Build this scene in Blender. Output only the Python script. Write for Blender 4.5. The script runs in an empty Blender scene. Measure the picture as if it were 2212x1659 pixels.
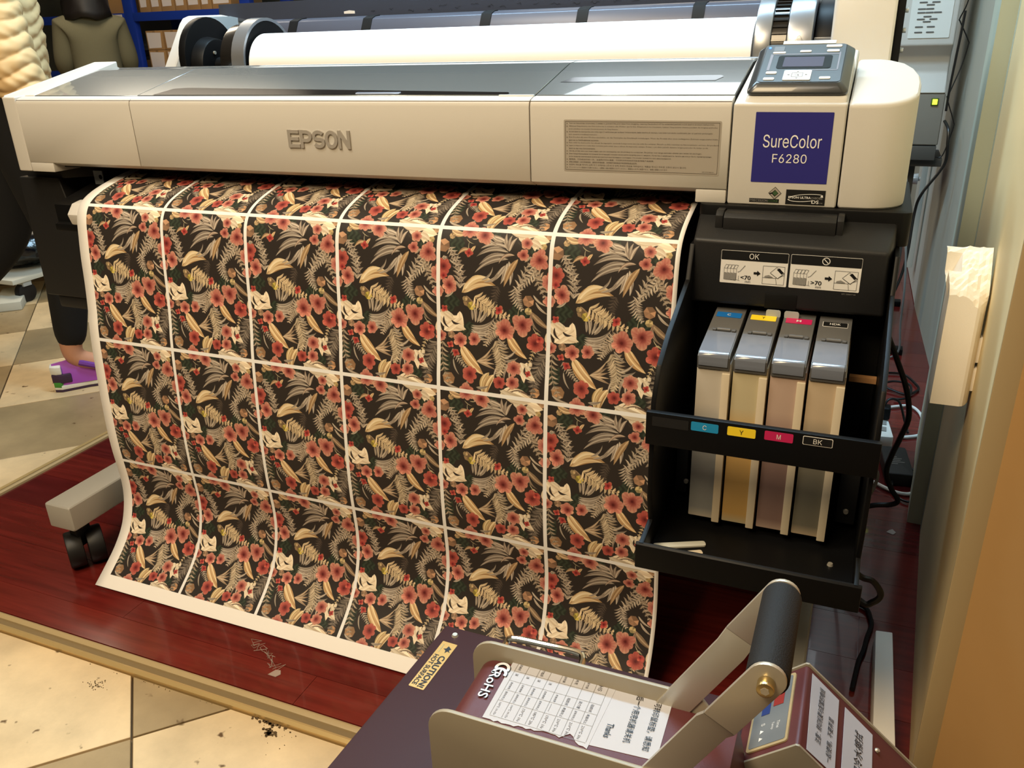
import bpy, bmesh, math, random
import numpy as np
from mathutils import Vector, Matrix
S = bpy.context.scene
C = S.collection
rnd = random.Random(7)
PI = math.pi
def srgb(c):
    out = []
    for v in c[:3]:
        v = v / 255.0
        out.append(v / 12.92 if v <= 0.04045 else ((v + 0.055) / 1.055) ** 2.4)
    return (*out, 1.0)

# ---------------------------------------------------------------- camera, world, lights, exposure
cam = bpy.data.objects.new('camera', bpy.data.cameras.new('camera'))
C.objects.link(cam)
R_ = Vector((0.92327157, 0.38297156, -0.0300397)); U_ = Vector((-0.12487846, 0.37316831, 0.91932083)); F_ = Vector((-0.3632836, 0.84503148, -0.39236059))
m3 = Matrix((R_, U_, -F_)).transposed()
cam.matrix_world = Matrix.Translation((0.77866, -1.12361, 1.02163)) @ m3.to_4x4()
cam.data.sensor_fit = 'HORIZONTAL'; cam.data.sensor_width = 36.0
cam.data.lens = 1799.313 / 2212 * 36.0
cam.data.clip_start = 0.02; cam.data.clip_end = 60
S.camera = cam
W = bpy.data.worlds.new('world'); S.world = W; W.use_nodes = True
W.node_tree.nodes['Background'].inputs[0].default_value = (0.95, 0.80, 0.62, 1)
W.node_tree.nodes['Background'].inputs[1].default_value = 0.03
def area(name, loc, target, sx, sy, energy, col, spread=180):
    l = bpy.data.lights.new(name, 'AREA'); l.shape = 'RECTANGLE'; l.size = sx; l.size_y = sy
    l.energy = energy; l.color = col; l.spread = math.radians(spread)
    o = bpy.data.objects.new(name, l); C.objects.link(o); o.location = loc
    o.rotation_euler = (Vector(target) - Vector(loc)).to_track_quat('-Z', 'Y').to_euler()
    return o
area('lamp_over_printer', (0.0, 0.78, 2.40), (0.0, 0.72, 0), 1.7, 0.25, 58, (0.52, 0.79, 1.0))
area('lamp_warm_down', (-0.45, -0.75, 2.60), (-0.40, -0.45, 0), 0.6, 0.6, 27, (1.0, 0.90, 0.72))
area('lamp_warm_front', (0.0, -1.75, 2.5), (0.05, 0.0, 0.5), 0.8, 0.8, 50, (1.0, 0.77, 0.47))
area('lamp_warm_right', (0.62, -1.35, 2.5), (0.80, -0.1, 0.4), 0.4, 0.4, 3, (1.0, 0.90, 0.80))
area('lamp_shop_back', (-2.8, 2.0, 2.6), (-2.8, 2.0, 0), 1.2, 1.2, 42, (1.0, 0.85, 0.64))
area('lamp_rear', (0.05, 3.0, 2.55), (0.05, 2.99, 0), 1.6, 0.8, 17, (0.86, 0.95, 1.0))
S.view_settings.view_transform = 'Standard'; S.view_settings.look = 'None'
S.view_settings.exposure = 0.0; S.view_settings.gamma = 1.0; S.view_settings.use_curve_mapping = False

# ---------------------------------------------------------------- materials
def mat(name, col, rough=0.5, metal=0.0, coat=0.0, trans=0.0, bump=0.0, bscale=60.0, var=0.0, vscale=6.0, emit=None, estr=0.0, alpha=1.0, spec=0.5, ior=1.45):
    m = bpy.data.materials.new(name); m.use_nodes = True
    nt = m.node_tree; b = nt.nodes['Principled BSDF']
    col = srgb(col)
    b.inputs['Base Color'].default_value = col
    b.inputs['Roughness'].default_value = rough; b.inputs['Metallic'].default_value = metal
    b.inputs['Coat Weight'].default_value = coat; b.inputs['Transmission Weight'].default_value = trans
    b.inputs['Specular IOR Level'].default_value = spec; b.inputs['IOR'].default_value = ior
    b.inputs['Alpha'].default_value = alpha
    if emit:
        b.inputs['Emission Color'].default_value = srgb(emit); b.inputs['Emission Strength'].default_value = estr
    tc = nt.nodes.new('ShaderNodeTexCoord') if (bump or var) else None
    if var:
        n = nt.nodes.new('ShaderNodeTexNoise'); n.inputs['Scale'].default_value = vscale; n.inputs['Detail'].default_value = 5
        nt.links.new(tc.outputs['Object'], n.inputs['Vector'])
        mx = nt.nodes.new('ShaderNodeMix'); mx.data_type = 'RGBA'
        mx.inputs[6].default_value = tuple(max(0, c * (1 - var)) for c in col[:3]) + (1,)
        mx.inputs[7].default_value = tuple(min(1, c * (1 + var)) for c in col[:3]) + (1,)
        nt.links.new(n.outputs['Fac'], mx.inputs[0]); nt.links.new(mx.outputs[2], b.inputs['Base Color'])
    if bump:
        n2 = nt.nodes.new('ShaderNodeTexNoise'); n2.inputs['Scale'].default_value = bscale; n2.inputs['Detail'].default_value = 3
        nt.links.new(tc.outputs['Object'], n2.inputs['Vector'])
        bp = nt.nodes.new('ShaderNodeBump'); bp.inputs['Strength'].default_value = bump; bp.inputs['Distance'].default_value = 0.002
        nt.links.new(n2.outputs['Fac'], bp.inputs['Height']); nt.links.new(bp.outputs['Normal'], b.inputs['Normal'])
    return m
M = {}
def dm(key, *a, **k): M[key] = mat(key, *a, **k)
dm('offwhite', (196, 192, 184), 0.5, bump=0.06, bscale=900)
dm('white_plastic', (206, 203, 198), 0.4)
dm('seam', (96, 84, 70), 0.6)
dm('lid', (118, 122, 122), 0.27, metal=0.35, coat=0.7)
dm('lid_dark_band', (16, 18, 22), 0.14, coat=0.1)
dm('dark_plastic', (25, 25, 26), 0.5, bump=0.1, bscale=700)
dm('black_plastic', (12, 12, 13), 0.45, spec=0.22)
dm('black_matt', (7, 7, 8), 0.6, spec=0.3)
dm('grey_plastic', (96, 96, 97), 0.38)
dm('grey_metal', (150, 152, 156), 0.3, metal=0.6)
dm('pale_metal', (178, 186, 190), 0.35, metal=0.4)
dm('panel_grey', (74, 80, 84), 0.3, coat=0.25)
dm('panel_rim', (54, 56, 57), 0.28, coat=0.3)
dm('screen', (92, 97, 118), 0.08, coat=0.5)
dm('screen_dark', (46, 54, 60), 0.15)
dm('button', (214, 220, 222), 0.35)
dm('film', (150, 156, 172), 0.08, coat=0.8)
dm('blue_led', (60, 110, 255), 0.3, emit=(70, 120, 255), estr=3.0)
dm('logo_grey', (170, 164, 156), 0.35, metal=0.3)
dm('blue_sticker', (44, 42, 120), 0.4)
dm('print_white', (232, 230, 226), 0.5)
dm('print_black', (16, 16, 16), 0.5)
dm('print_grey', (140, 138, 134), 0.5)
dm('ink_text', (92, 84, 74), 0.6)
dm('silver_sticker', (168, 160, 148), 0.4, metal=0.15)
dm('green_print', (58, 84, 50), 0.5)
dm('olive_grey', (140, 150, 130), 0.5)
dm('cyan', (34, 142, 196), 0.35); dm('cyan_dark', (28, 104, 176), 0.35)
dm('yellow', (246, 216, 48), 0.35); dm('magenta', (196, 36, 92), 0.35)
dm('cap_grey', (92, 91, 90), 0.42)
dm('cap_film', (112, 118, 130), 0.2, coat=0.5)
dm('rail', (214, 200, 174), 0.45)
dm('paper_white', (243, 240, 236), 0.7)
dm('roll_white', (251, 251, 251), 0.65)
dm('notice_white', (186, 187, 194), 0.75)
dm('press_maroon', (88, 42, 44), 0.42, bump=0.12, bscale=1800)
dm('base_maroon', (56, 30, 33), 0.45, bump=0.15, bscale=2200, spec=0.35)
dm('beige_steel', (160, 151, 132), 0.4, metal=0.15, bump=0.06, bscale=2200)
dm('steel', (196, 190, 176), 0.34, metal=0.55)
dm('chrome', (220, 216, 208), 0.08, metal=1.0)
dm('bolt', (200, 180, 130), 0.25, metal=0.9)
dm('grip', (16, 17, 19), 0.7, bump=0.3, bscale=900)
dm('switch_red', (150, 24, 28), 0.3)
dm('caution', (196, 156, 88), 0.3, metal=0.3)
dm('overlay', (112, 118, 122), 0.35)
dm('overlay_blue', (34, 60, 120), 0.4); dm('overlay_red', (150, 48, 44), 0.4)
dm('rohs', (222, 228, 238), 0.3)
dm('table_ink', (74, 74, 78), 0.6)
dm('foam', (250, 244, 232), 0.9, bump=0.15, bscale=900)
dm('cable_black', (14, 14, 14), 0.4); dm('cable_grey', (120, 120, 116), 0.5); dm('cable_white', (226, 226, 220), 0.45)
dm('machine_grey', (176, 179, 177), 0.45, bump=0.06, bscale=500)
dm('machine_panel', (200, 208, 208), 0.4)
dm('machine_shaded', (112, 112, 106), 0.5)  # machine grey darkened to paint in the shade under the overhang
dm('machine_dark', (66, 67, 65), 0.5)
dm('foot_grey', (160, 158, 152), 0.45)
dm('slot', (84, 86, 86), 0.6)
dm('lime', (210, 240, 60), 0.4, emit=(214, 240, 70), estr=1.4)
dm('lime_dark', (60, 86, 20), 0.5)
dm('wall', (168, 170, 158), 0.75, bump=0.15, bscale=40, var=0.05, vscale=3)
dm('wall_warm', (168, 130, 80), 0.6, bump=0.12, bscale=40, var=0.08, vscale=4)
dm('wall_cream', (226, 206, 160), 0.6, bump=0.12, bscale=40, var=0.05, vscale=4)
dm('wall_green', (176, 184, 168), 0.6)
dm('door_white', (206, 214, 208), 0.5)
dm('back_paint', (96, 98, 90), 0.8)
dm('ceiling', (200, 194, 180), 0.9)
dm('grout', (104, 84, 58), 0.85)
dm('trim_brass', (214, 186, 130), 0.3, metal=0.45); dm('trim_olive', (128, 110, 78), 0.5); dm('trim_stone', (176, 156, 118), 0.45)
dm('jacket', (226, 192, 140), 0.6); dm('olive_knit', (104, 100, 78), 0.95, bump=0.5, bscale=300)
dm('trousers', (14, 14, 15), 0.9); dm('skin', (196, 142, 112), 0.55); dm('hair', (20, 15, 14), 0.5)
dm('shoe_purple', (108, 50, 150), 0.6); dm('shoe_magenta', (150, 70, 170), 0.6); dm('shoe_green', (66, 140, 52), 0.5); dm('shoe_white', (220, 220, 214), 0.5); dm('shoe_dark', (58, 40, 64), 0.6)
dm('eye', (30, 24, 22), 0.2); dm('lips', (150, 80, 74), 0.5)
dm('shelf_blue', (30, 62, 166), 0.4)
dm('carton', (176, 136, 88), 0.85, var=0.1); dm('carton_dark', (150, 116, 76), 0.85); dm('carton_label', (236, 226, 222), 0.7)
dm('bag_grey', (104, 100, 88), 0.5, bump=1.0, bscale=18); dm('bag_black', (12, 14, 20), 0.15, bump=1.0, bscale=24)
dm('wheel', (18, 18, 20), 0.5)
dm('board', (196, 196, 184), 0.6)
dm('tape', (206, 190, 180), 0.2, alpha=0.45)
dm('wood', (150, 110, 70), 0.6)
dm('dirt_brown', (84, 66, 40), 0.9)
dm('dark_hole', (30, 24, 20), 0.7)
dm('brass_part', (196, 160, 92), 0.35, metal=0.7)
dm('ribbed', (28, 26, 24), 0.25, coat=0.4)
dm('smoke', (60, 64, 76), 0.1, coat=0.6)
dm('spindle_grey', (84, 86, 98), 0.35, metal=0.2)

def tile_mat(name, col):
    m = mat(name, col, 0.35, bump=0.12, bscale=14)
    nt = m.node_tree; b = nt.nodes['Principled BSDF']; tc = nt.nodes.new('ShaderNodeTexCoord')
    n = nt.nodes.new('ShaderNodeTexNoise'); n.inputs['Scale'].default_value = 5; n.inputs['Detail'].default_value = 8; n.inputs['Roughness'].default_value = 0.65
    nt.links.new(tc.outputs['Object'], n.inputs['Vector'])
    r = nt.nodes.new('ShaderNodeValToRGB'); c0 = srgb(col)
    r.color_ramp.elements[0].position = 0.3; r.color_ramp.elements[0].color = tuple(c * 0.72 for c in c0[:3]) + (1,)
    r.color_ramp.elements[1].position = 0.7; r.color_ramp.elements[1].color = tuple(min(1, c * 1.12) for c in c0[:3]) + (1,)
    nt.links.new(n.outputs['Fac'], r.inputs['Fac'])
    v = nt.nodes.new('ShaderNodeTexNoise'); v.inputs['Scale'].default_value = 38; v.inputs['Detail'].default_value = 2
    nt.links.new(tc.outputs['Object'], v.inputs['Vector'])
    r2 = nt.nodes.new('ShaderNodeValToRGB'); r2.color_ramp.elements[0].position = 0.70; r2.color_ramp.elements[1].position = 0.76
    nt.links.new(v.outputs['Fac'], r2.inputs['Fac'])
    mx = nt.nodes.new('ShaderNodeMix'); mx.data_type = 'RGBA'; mx.inputs[7].default_value = srgb((96, 72, 44))
    nt.links.new(r2.outputs['Color'], mx.inputs[0]); nt.links.new(r.outputs['Color'], mx.inputs[6]); nt.links.new(mx.outputs[2], b.inputs['Base Color'])
    return m
M['tile_light'] = tile_mat('tile_light', (222, 196, 154)); M['tile_dark'] = tile_mat('tile_dark', (164, 142, 106))
def wood_mat(name, col):
    m = mat(name, col, 0.16, coat=0.25)
    nt = m.node_tree; b = nt.nodes['Principled BSDF']; tc = nt.nodes.new('ShaderNodeTexCoord')
    mp = nt.nodes.new('ShaderNodeMapping'); mp.inputs['Scale'].default_value = (2, 30, 1)
    n = nt.nodes.new('ShaderNodeTexNoise'); n.inputs['Scale'].default_value = 2.5; n.inputs['Detail'].default_value = 6
    nt.links.new(tc.outputs['Object'], mp.inputs['Vector']); nt.links.new(mp.outputs['Vector'], n.inputs['Vector'])
    r = nt.nodes.new('ShaderNodeValToRGB'); c0 = srgb(col)
    r.color_ramp.elements[0].position = 0.35; r.color_ramp.elements[0].color = tuple(c * 0.78 for c in c0[:3]) + (1,)
    r.color_ramp.elements[1].position = 0.68; r.color_ramp.elements[1].color = tuple(min(1, c * 1.2) for c in c0[:3]) + (1,)
    nt.links.new(n.outputs['Fac'], r.inputs['Fac']); nt.links.new(r.outputs['Color'], b.inputs['Base Color'])
    return m
M['plank_a'] = wood_mat('plank_a', (98, 30, 26)); M['plank_b'] = wood_mat('plank_b', (84, 24, 24)); M['plank_c'] = wood_mat('plank_c', (108, 36, 30))
def ink_mat(name, air, ink, z0, z1):
    m = mat(name, air, 0.35)
    nt = m.node_tree; b = nt.nodes['Principled BSDF']; tc = nt.nodes.new('ShaderNodeTexCoord'); sp = nt.nodes.new('ShaderNodeSeparateXYZ')
    nt.links.new(tc.outputs['Object'], sp.inputs[0])
    mr = nt.nodes.new('ShaderNodeMapRange'); mr.inputs[1].default_value = z0; mr.inputs[2].default_value = z1
    nt.links.new(sp.outputs['Z'], mr.inputs[0])
    r = nt.nodes.new('ShaderNodeValToRGB'); e = r.color_ramp.elements
    e[0].position = 0.0; e[0].color = srgb(air); e[1].position = 1.0; e[1].color = srgb(air)
    for p, c in ((0.06, ink), (0.58, ink), (0.74, air)):
        x = e.new(p); x.color = srgb(c)
    nt.links.new(mr.outputs[0], r.inputs['Fac']); nt.links.new(r.outputs['Color'], b.inputs['Base Color'])
    b.inputs['Subsurface Weight'].default_value = 0.15; b.inputs['Subsurface Radius'].default_value = (0.01, 0.01, 0.01)
    return m

# ---------------------------------------------------------------- mesh helpers
WLOC = {}
DG = bpy.context.evaluated_depsgraph_get
_tc = {}
try: SANS = bpy.data.fonts.load(bpy.utils.system_resource('DATAFILES', path='fonts') + '/Inter.woff2')   # Blender's own interface font
except Exception: SANS = None
def text_geom(body, bold=0.0, ext=0.0, res=3, mono=False):
    k = (body, bold, ext, res)
    if k in _tc: return _tc[k]
    cu = bpy.data.curves.new('t', 'FONT'); cu.body = body; cu.offset = bold; cu.extrude = ext; cu.resolution_u = res; cu.size = 1.0
    if SANS and bold == 0 and body.isascii(): cu.font = SANS
    o = bpy.data.objects.new('t', cu); C.objects.link(o); dg = DG(); dg.update()
    me = bpy.data.meshes.new_from_object(o.evaluated_get(dg), depsgraph=dg)
    v = np.array([x.co[:] for x in me.vertices]) if len(me.vertices) else np.zeros((0, 3))
    f = [tuple(p.vertices) for p in me.polygons]
    bpy.data.objects.remove(o); bpy.data.meshes.remove(me); bpy.data.curves.remove(cu)
    if len(v):
        mn = v.min(0); v = v - mn
    _tc[k] = (v, f); return _tc[k]
class Face:
    """a flat frame: origin, x direction, y direction; lift is along the normal"""
    def __init__(s, o, xd, yd):
        s.o = Vector(o); s.x = Vector(xd).normalized(); s.y = Vector(yd); s.y = (s.y - s.x * s.y.dot(s.x)).normalized(); s.n = s.x.cross(s.y)
    def p(s, x, y, l=0.0): return s.o + s.x * x + s.y * y + s.n * l
class MB:
    def __init__(s): s.v = []; s.f = []; s.m = []
    def add(s, vs, fs, m=0):
        n = len(s.v); s.v += [tuple(v) for v in vs]; s.f += [tuple(i + n for i in f) for f in fs]; s.m += [m] * len(fs); return s
    def box(s, x0, x1, y0, y1, z0, z1, m=0):
        return s.add([(x0, y0, z0), (x1, y0, z0), (x1, y1, z0), (x0, y1, z0), (x0, y0, z1), (x1, y0, z1), (x1, y1, z1), (x0, y1, z1)],
                     [(0, 3, 2, 1), (4, 5, 6, 7), (0, 1, 5, 4), (1, 2, 6, 5), (2, 3, 7, 6), (3, 0, 4, 7)], m)
    def sweep(s, ring, vec, m=0):
        n = len(ring); vec = Vector(vec); a = [Vector(p) for p in ring]; b = [p + vec for p in a]
        return s.add(a + b, [tuple(range(n))[::-1], tuple(range(n, 2 * n))] + [(i, (i + 1) % n, n + (i + 1) % n, n + i) for i in range(n)], m)
    def px(s, prof, x0, x1, m=0): return s.sweep([(x0, y, z) for y, z in prof], (x1 - x0, 0, 0), m)
    def py(s, prof, y0, y1, m=0): return s.sweep([(x, y0, z) for x, z in prof], (0, y1 - y0, 0), m)
    def pz(s, prof, z0, z1, m=0): return s.sweep([(x, y, z0) for x, y in prof], (0, 0, z1 - z0), m)
    def cyl(s, p0, p1, r0, r1=None, n=20, m=0):
        p0 = Vector(p0); p1 = Vector(p1); r1 = r0 if r1 is None else r1; d = (p1 - p0).normalized()
        a = d.orthogonal().normalized(); b = d.cross(a); vs = []
        for p, r in ((p0, r0), (p1, r1)):
            vs += [p + (a * math.cos(2 * PI * i / n) + b * math.sin(2 * PI * i / n)) * r for i in range(n)]
        return s.add(vs, [tuple(range(n))[::-1], tuple(range(n, 2 * n))] + [(i, (i + 1) % n, n + (i + 1) % n, n + i) for i in range(n)], m)
    def ring(s, c, ax, r0, r1, l, n=28, m=0):
        """flat washer of length l along ax"""
        c = Vector(c); d = Vector(ax).normalized(); a = d.orthogonal().normalized(); b = d.cross(a); vs = []
        for off, r in ((0, r0), (0, r1), (l, r1), (l, r0)):
            vs += [c + d * off + (a * math.cos(2 * PI * i / n) + b * math.sin(2 * PI * i / n)) * r for i in range(n)]
        fs = []
        for k in range(4):
            k2 = (k + 1) % 4
            fs += [(k * n + i, k * n + (i + 1) % n, k2 * n + (i + 1) % n, k2 * n + i) for i in range(n)]
        return s.add(vs, fs, m)
    def tube(s, pts, r, n=8, m=0, smooth=True):
        P = [Vector(p) for p in pts]
        if smooth and len(P) > 2:
            Q = []
            for i in range(len(P) - 1):
                p0 = P[max(i - 1, 0)]; p1 = P[i]; p2 = P[i + 1]; p3 = P[min(i + 2, len(P) - 1)]
                for k in range(6):
                    t = k / 6.0
                    Q.append(0.5 * ((2 * p1) + (p2 - p0) * t + (2 * p0 - 5 * p1 + 4 * p2 - p3) * t * t + (3 * p1 - p0 - 3 * p2 + p3) * t ** 3))
            Q.append(P[-1]); P = Q
        vs = []; a = None
        for i, p in enumerate(P):
            d = (P[min(i + 1, len(P) - 1)] - P[max(i - 1, 0)]).normalized()
            a = d.orthogonal().normalized() if a is None else (a - d * a.dot(d)).normalized()
            b = d.cross(a)
            vs += [p + (a * math.cos(2 * PI * k / n) + b * math.sin(2 * PI * k / n)) * r for k in range(n)]
        L = len(P)
        fs = [tuple(range(n))[::-1], tuple(range((L - 1) * n, L * n))]
        for i in range(L - 1):
            fs += [(i * n + k, i * n + (k + 1) % n, (i + 1) * n + (k + 1) % n, (i + 1) * n + k) for k in range(n)]
        return s.add(vs, fs, m)
    def rect(s, F, x0, y0, x1, y1, m=0, l=0.0004):
        return s.add([F.p(x0, y0, l), F.p(x1, y0, l), F.p(x1, y1, l), F.p(x0, y1, l)], [(0, 1, 2, 3)], m)
    def slab(s, F, pts, t, m=0, l=0.0):
        return s.sweep([F.p(x, y, l) for x, y in pts], F.n * t, m)
    def poly(s, F, pts, m=0, l=0.0006):
        return s.add([F.p(x, y, l) for x, y in pts], [tuple(range(len(pts)))], m)
    def line(s, F, x0, y0, x1, y1, w, m=0, l=0.0007):
        d = Vector((x1 - x0, y1 - y0)); n = Vector((-d.y, d.x)).normalized() * w / 2
        return s.poly(F, [(x0 - n.x, y0 - n.y), (x1 - n.x, y1 - n.y), (x1 + n.x, y1 + n.y), (x0 + n.x, y0 + n.y)], m, l)
    def text(s, F, body, x, y, w=None, h=None, m=0, l=0.0008, bold=0.0, ext=0.0, res=3):
        v, f = text_geom(body, bold, ext, res)
        if not len(v): return s
        W_, H_ = v[:, 0].max(), v[:, 1].max()
        sx = w / W_ if w else h / H_; sy = h / H_ if h else w / W_
        vs = [F.p(x + a * sx, y + b * sy, l + c) for a, b, c in v]
        return s.add(vs, f, m)
    def build(s, name, mats, parent=None, bevel=0.0, seg=2, smooth=True, angle=35, recalc=True):
        me = bpy.data.meshes.new(name); me.from_pydata([tuple(v) for v in s.v], [], s.f)
        mats = mats if isinstance(mats, (list, tuple)) else [mats]
        for x in mats: me.materials.append(M[x] if isinstance(x, str) else x)
        me.polygons.foreach_set('material_index', s.m)
        bm = bmesh.new(); bm.from_mesh(me)
        if recalc: bmesh.ops.recalc_face_normals(bm, faces=bm.faces)
        if bevel:
            ed = [e for e in bm.edges if len(e.link_faces) == 2 and e.calc_face_angle(0) > math.radians(28)]
            bmesh.ops.bevel(bm, geom=ed, offset=bevel, segments=seg, profile=0.6, affect='EDGES', clamp_overlap=True)
        bm.to_mesh(me); bm.free()
        if smooth:
            me.polygons.foreach_set('use_smooth', [True] * len(me.polygons)); me.set_sharp_from_angle(angle=math.radians(angle))
        me.update()
        return link(name, me, parent)
def link(name, me, parent=None):
    o = bpy.data.objects.new(name, me); C.objects.link(o)
    if parent is not None:
        o.parent = parent; o.location = -Vector(WLOC[parent.name])
    WLOC[o.name] = Vector((0, 0, 0)); return o
def tag(o, label=None, cat=None, group=None, kind=None):
    if label: o['label'] = label
    if cat: o['category'] = cat
    if group: o['group'] = group
    if kind: o['kind'] = kind
    return o
def thing(name, label, cat, loc=(0, 0, 0), group=None):
    o = bpy.data.objects.new(name, None); C.objects.link(o); o.location = loc; o.empty_display_size = 0.05
    WLOC[o.name] = Vector(loc); return tag(o, label, cat, group)
def dup(root, d, label):
    r = root.copy(); C.objects.link(r); r.location = Vector(root.location) + Vector(d); r['label'] = label
    for ch in list(root.children):
        c = ch.copy(); C.objects.link(c); c.parent = r
        for g in list(ch.children):
            e = g.copy(); C.objects.link(e); e.parent = c
    return r
def arc(cx, cy, r, a0, a1, n=8):
    return [(cx + r * math.cos(math.radians(a0 + (a1 - a0) * i / n)), cy + r * math.sin(math.radians(a0 + (a1 - a0) * i / n))) for i in range(n + 1)]
def rrect(x0, y0, x1, y1, r, n=4):
    return arc(x1 - r, y1 - r, r, 0, 90, n) + arc(x0 + r, y1 - r, r, 90, 180, n) + arc(x0 + r, y0 + r, r, 180, 270, n) + arc(x1 - r, y0 + r, r, 270, 360, n)

# ---------------------------------------------------------------- setting
fl = tag(MB().box(-7, 2.2, -3.2, 5.2, -0.06, -0.0135).build('floor', 'grout', smooth=False), kind='structure')
def clip(poly, ax, lim, keep_less):
    out = []
    for i in range(len(poly)):
        a, b = poly[i], poly[(i + 1) % len(poly)]
        ia = (a[ax] <= lim) == keep_less; ib = (b[ax] <= lim) == keep_less
        if ia: out.append(a)
        if ia != ib:
            t = (lim - a[ax]) / (b[ax] - a[ax]); out.append((a[0] + t * (b[0] - a[0]), a[1] + t * (b[1] - a[1])))
    return out
r2 = math.sqrt(0.5); TS = 0.40; n_t = 0
for i in range(-12, 18):
    for j in range(-14, 14):
        n0 = -0.17 + TS * i; t0 = -0.452 + TS * j; g = 0.002
        q = [(n0 + g, t0 + g), (n0 + TS - g, t0 + g), (n0 + TS - g, t0 + TS - g), (n0 + g, t0 + TS - g)]
        q = [((-n + t) * r2, (n + t) * r2) for n, t in q]
        for region in (0, 1):
            if region == 0: p = clip(q, 1, -0.333, True)
            else: p = clip(clip(q, 0, -1.135, True), 1, -0.333, False)
            if len(p) < 3: continue
            cx = sum(a for a, b in p) / len(p); cy = sum(b for a, b in p) / len(p)
            if not (-4.4 < cx < 1.0 and -1.3 < cy < 3.4): continue
            if region == 0 and cx < -1.6 and cy < -0.7: continue
            if region == 1 and cy > 1.0 and cx > -1.4: continue
            d = rnd.uniform(-0.0006, 0.0006)
            MB().pz(p, -0.0135, -0.006 + d).build('tile', 'tile_light' if (i + j) % 2 else 'tile_dark', fl, bevel=0.0008, seg=1); n_t += 1
pf = tag(MB().box(-1.10, 1.10, -0.296, 3.6, -0.0135, -0.004).build('floor_platform', 'plank_b', smooth=False), kind='structure')
PW = 0.122
for r in range(-1, 26):
    y0 = -0.222 + PW * r; y1 = y0 + PW; y0 = max(y0, -0.292)
    x = -1.098 - rnd.uniform(0.1, 0.8)
    k = 0
    while x < 1.09:
        x1 = x + 0.80; a, b = max(x, -1.098), min(x1, 1.09)
        if b - a > 0.02:
            MB().box(a + 0.0004, b - 0.0004, y0 + 0.0004, y1 - 0.0004, -0.004, 0.0 + rnd.uniform(-0.0001, 0.0001)).build('plank', rnd.choice(('plank_a', 'plank_a', 'plank_b', 'plank_c')), pf)
        x = x1
# threshold strips round the platform
t1 = tag(MB().px([(-0.297, -0.0135), (-0.297, 0.004), (-0.301, 0.006), (-0.310, 0.004), (-0.310, -0.0135)], -1.14, 0.95).build('trim_1', 'trim_stone', bevel=0.0008), kind='structure')
MB().box(-1.14, 0.95, -0.322, -0.310, -0.0135, 0.001).build('dark_strip', 'trim_olive', t1)
MB().px([(-0.322, -0.0135), (-0.322, 0.003), (-0.326, 0.004), (-0.331, 0.0), (-0.331, -0.0135)], -1.14, 0.95).build('brass_strip', 'trim_brass', t1)
t2 = tag(MB().box(-1.112, -1.100, -0.297, 3.6, -0.0135, 0.005).build('trim_2', 'trim_stone', bevel=0.0015), kind='structure')
MB().box(-1.122, -1.112, -0.310, 3.6, -0.0135, 0.001).build('dark_strip', 'trim_olive', t2)
MB().box(-1.133, -1.122, -0.322, 3.6, -0.0135, 0.002).build('brass_strip', 'trim_brass', t2)
# walls
H = 2.75
def wallseg(name, a, b, t, m, z0=0.0, z1=H):
    a = Vector((a[0], a[1], 0)); b = Vector((b[0], b[1], 0)); d = (b - a).normalized(); n = Vector((d.y, -d.x, 0)) * t
    return MB().pz([(a.x, a.y), (b.x, b.y), (b.x + n.x, b.y + n.y), (a.x + n.x, a.y + n.y)], z0, z1).build(name, m)
wr = tag(wallseg('wall_right', (0.977, 0.60), (1.018, 1.22), 0.25, 'wall_green', -0.05), kind='structure')
w2 = wallseg('wall_panel', (1.036, 1.22), (1.046, 1.60), 0.2, 'wall', -0.05); w2.parent = wr
w2 = wallseg('wall_panel', (1.034, 1.60), (1.004, 2.28), 0.2, 'wall', -0.05); w2.parent = wr
w2 = wallseg('wall_panel', (0.985, 3.02), (0.97, 4.9), 0.2, 'wall', -0.05); w2.parent = wr
w2 = wallseg('moulding', (0.952, 0.64), (0.985, 1.10), 0.04, 'wall_green', 0.0); w2.parent = wr
pil = tag(wallseg('wall_front', (1.46, -0.95), (0.926, -0.225), 0.2, 'wall_warm', -0.05), kind='structure')
w2 = MB().pz([(0.926, -0.225), (0.944, -0.06), (0.977, 0.597), (1.25, 0.597), (1.25, -0.225)], 0.0, H).build('casing', 'wall_cream', pil)
w2 = MB().pz([(0.9185, -0.245), (0.926, -0.205), (0.95, -0.205), (0.95, -0.245)], 0.0, H).build('corner_bead', 'trim_stone', pil, bevel=0.003)
d1 = tag(wallseg('door_1', (1.004, 2.28), (0.985, 3.02), 0.05, 'door_white', 0.005, 2.1), kind='structure')
MB().cyl((0.995, 2.62, 0.42), (0.965, 2.62, 0.42), 0.008).cyl((0.965, 2.62, 0.42), (0.93, 2.62, 0.42), 0.022, 0.018).build('door_knob', 'pale_metal', d1, bevel=0.002)
MB().box(0.966, 0.986, 2.45, 2.50, 0.1, 2.0).build('door_stile', 'door_white', d1, bevel=0.004)
tag(wallseg('wall_back', (1.0, 4.9), (-7, 4.9), 0.15, 'back_paint', -0.05), kind='structure')
tag(wallseg('wall_left', (-6.6, 4.9), (-6.6, -3), 0.15, 'back_paint', -0.05), kind='structure')
tag(MB().box(-7, 2.2, -3.2, 5.2, H, H + 0.05).build('ceiling', 'ceiling', smooth=False), kind='structure')

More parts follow.
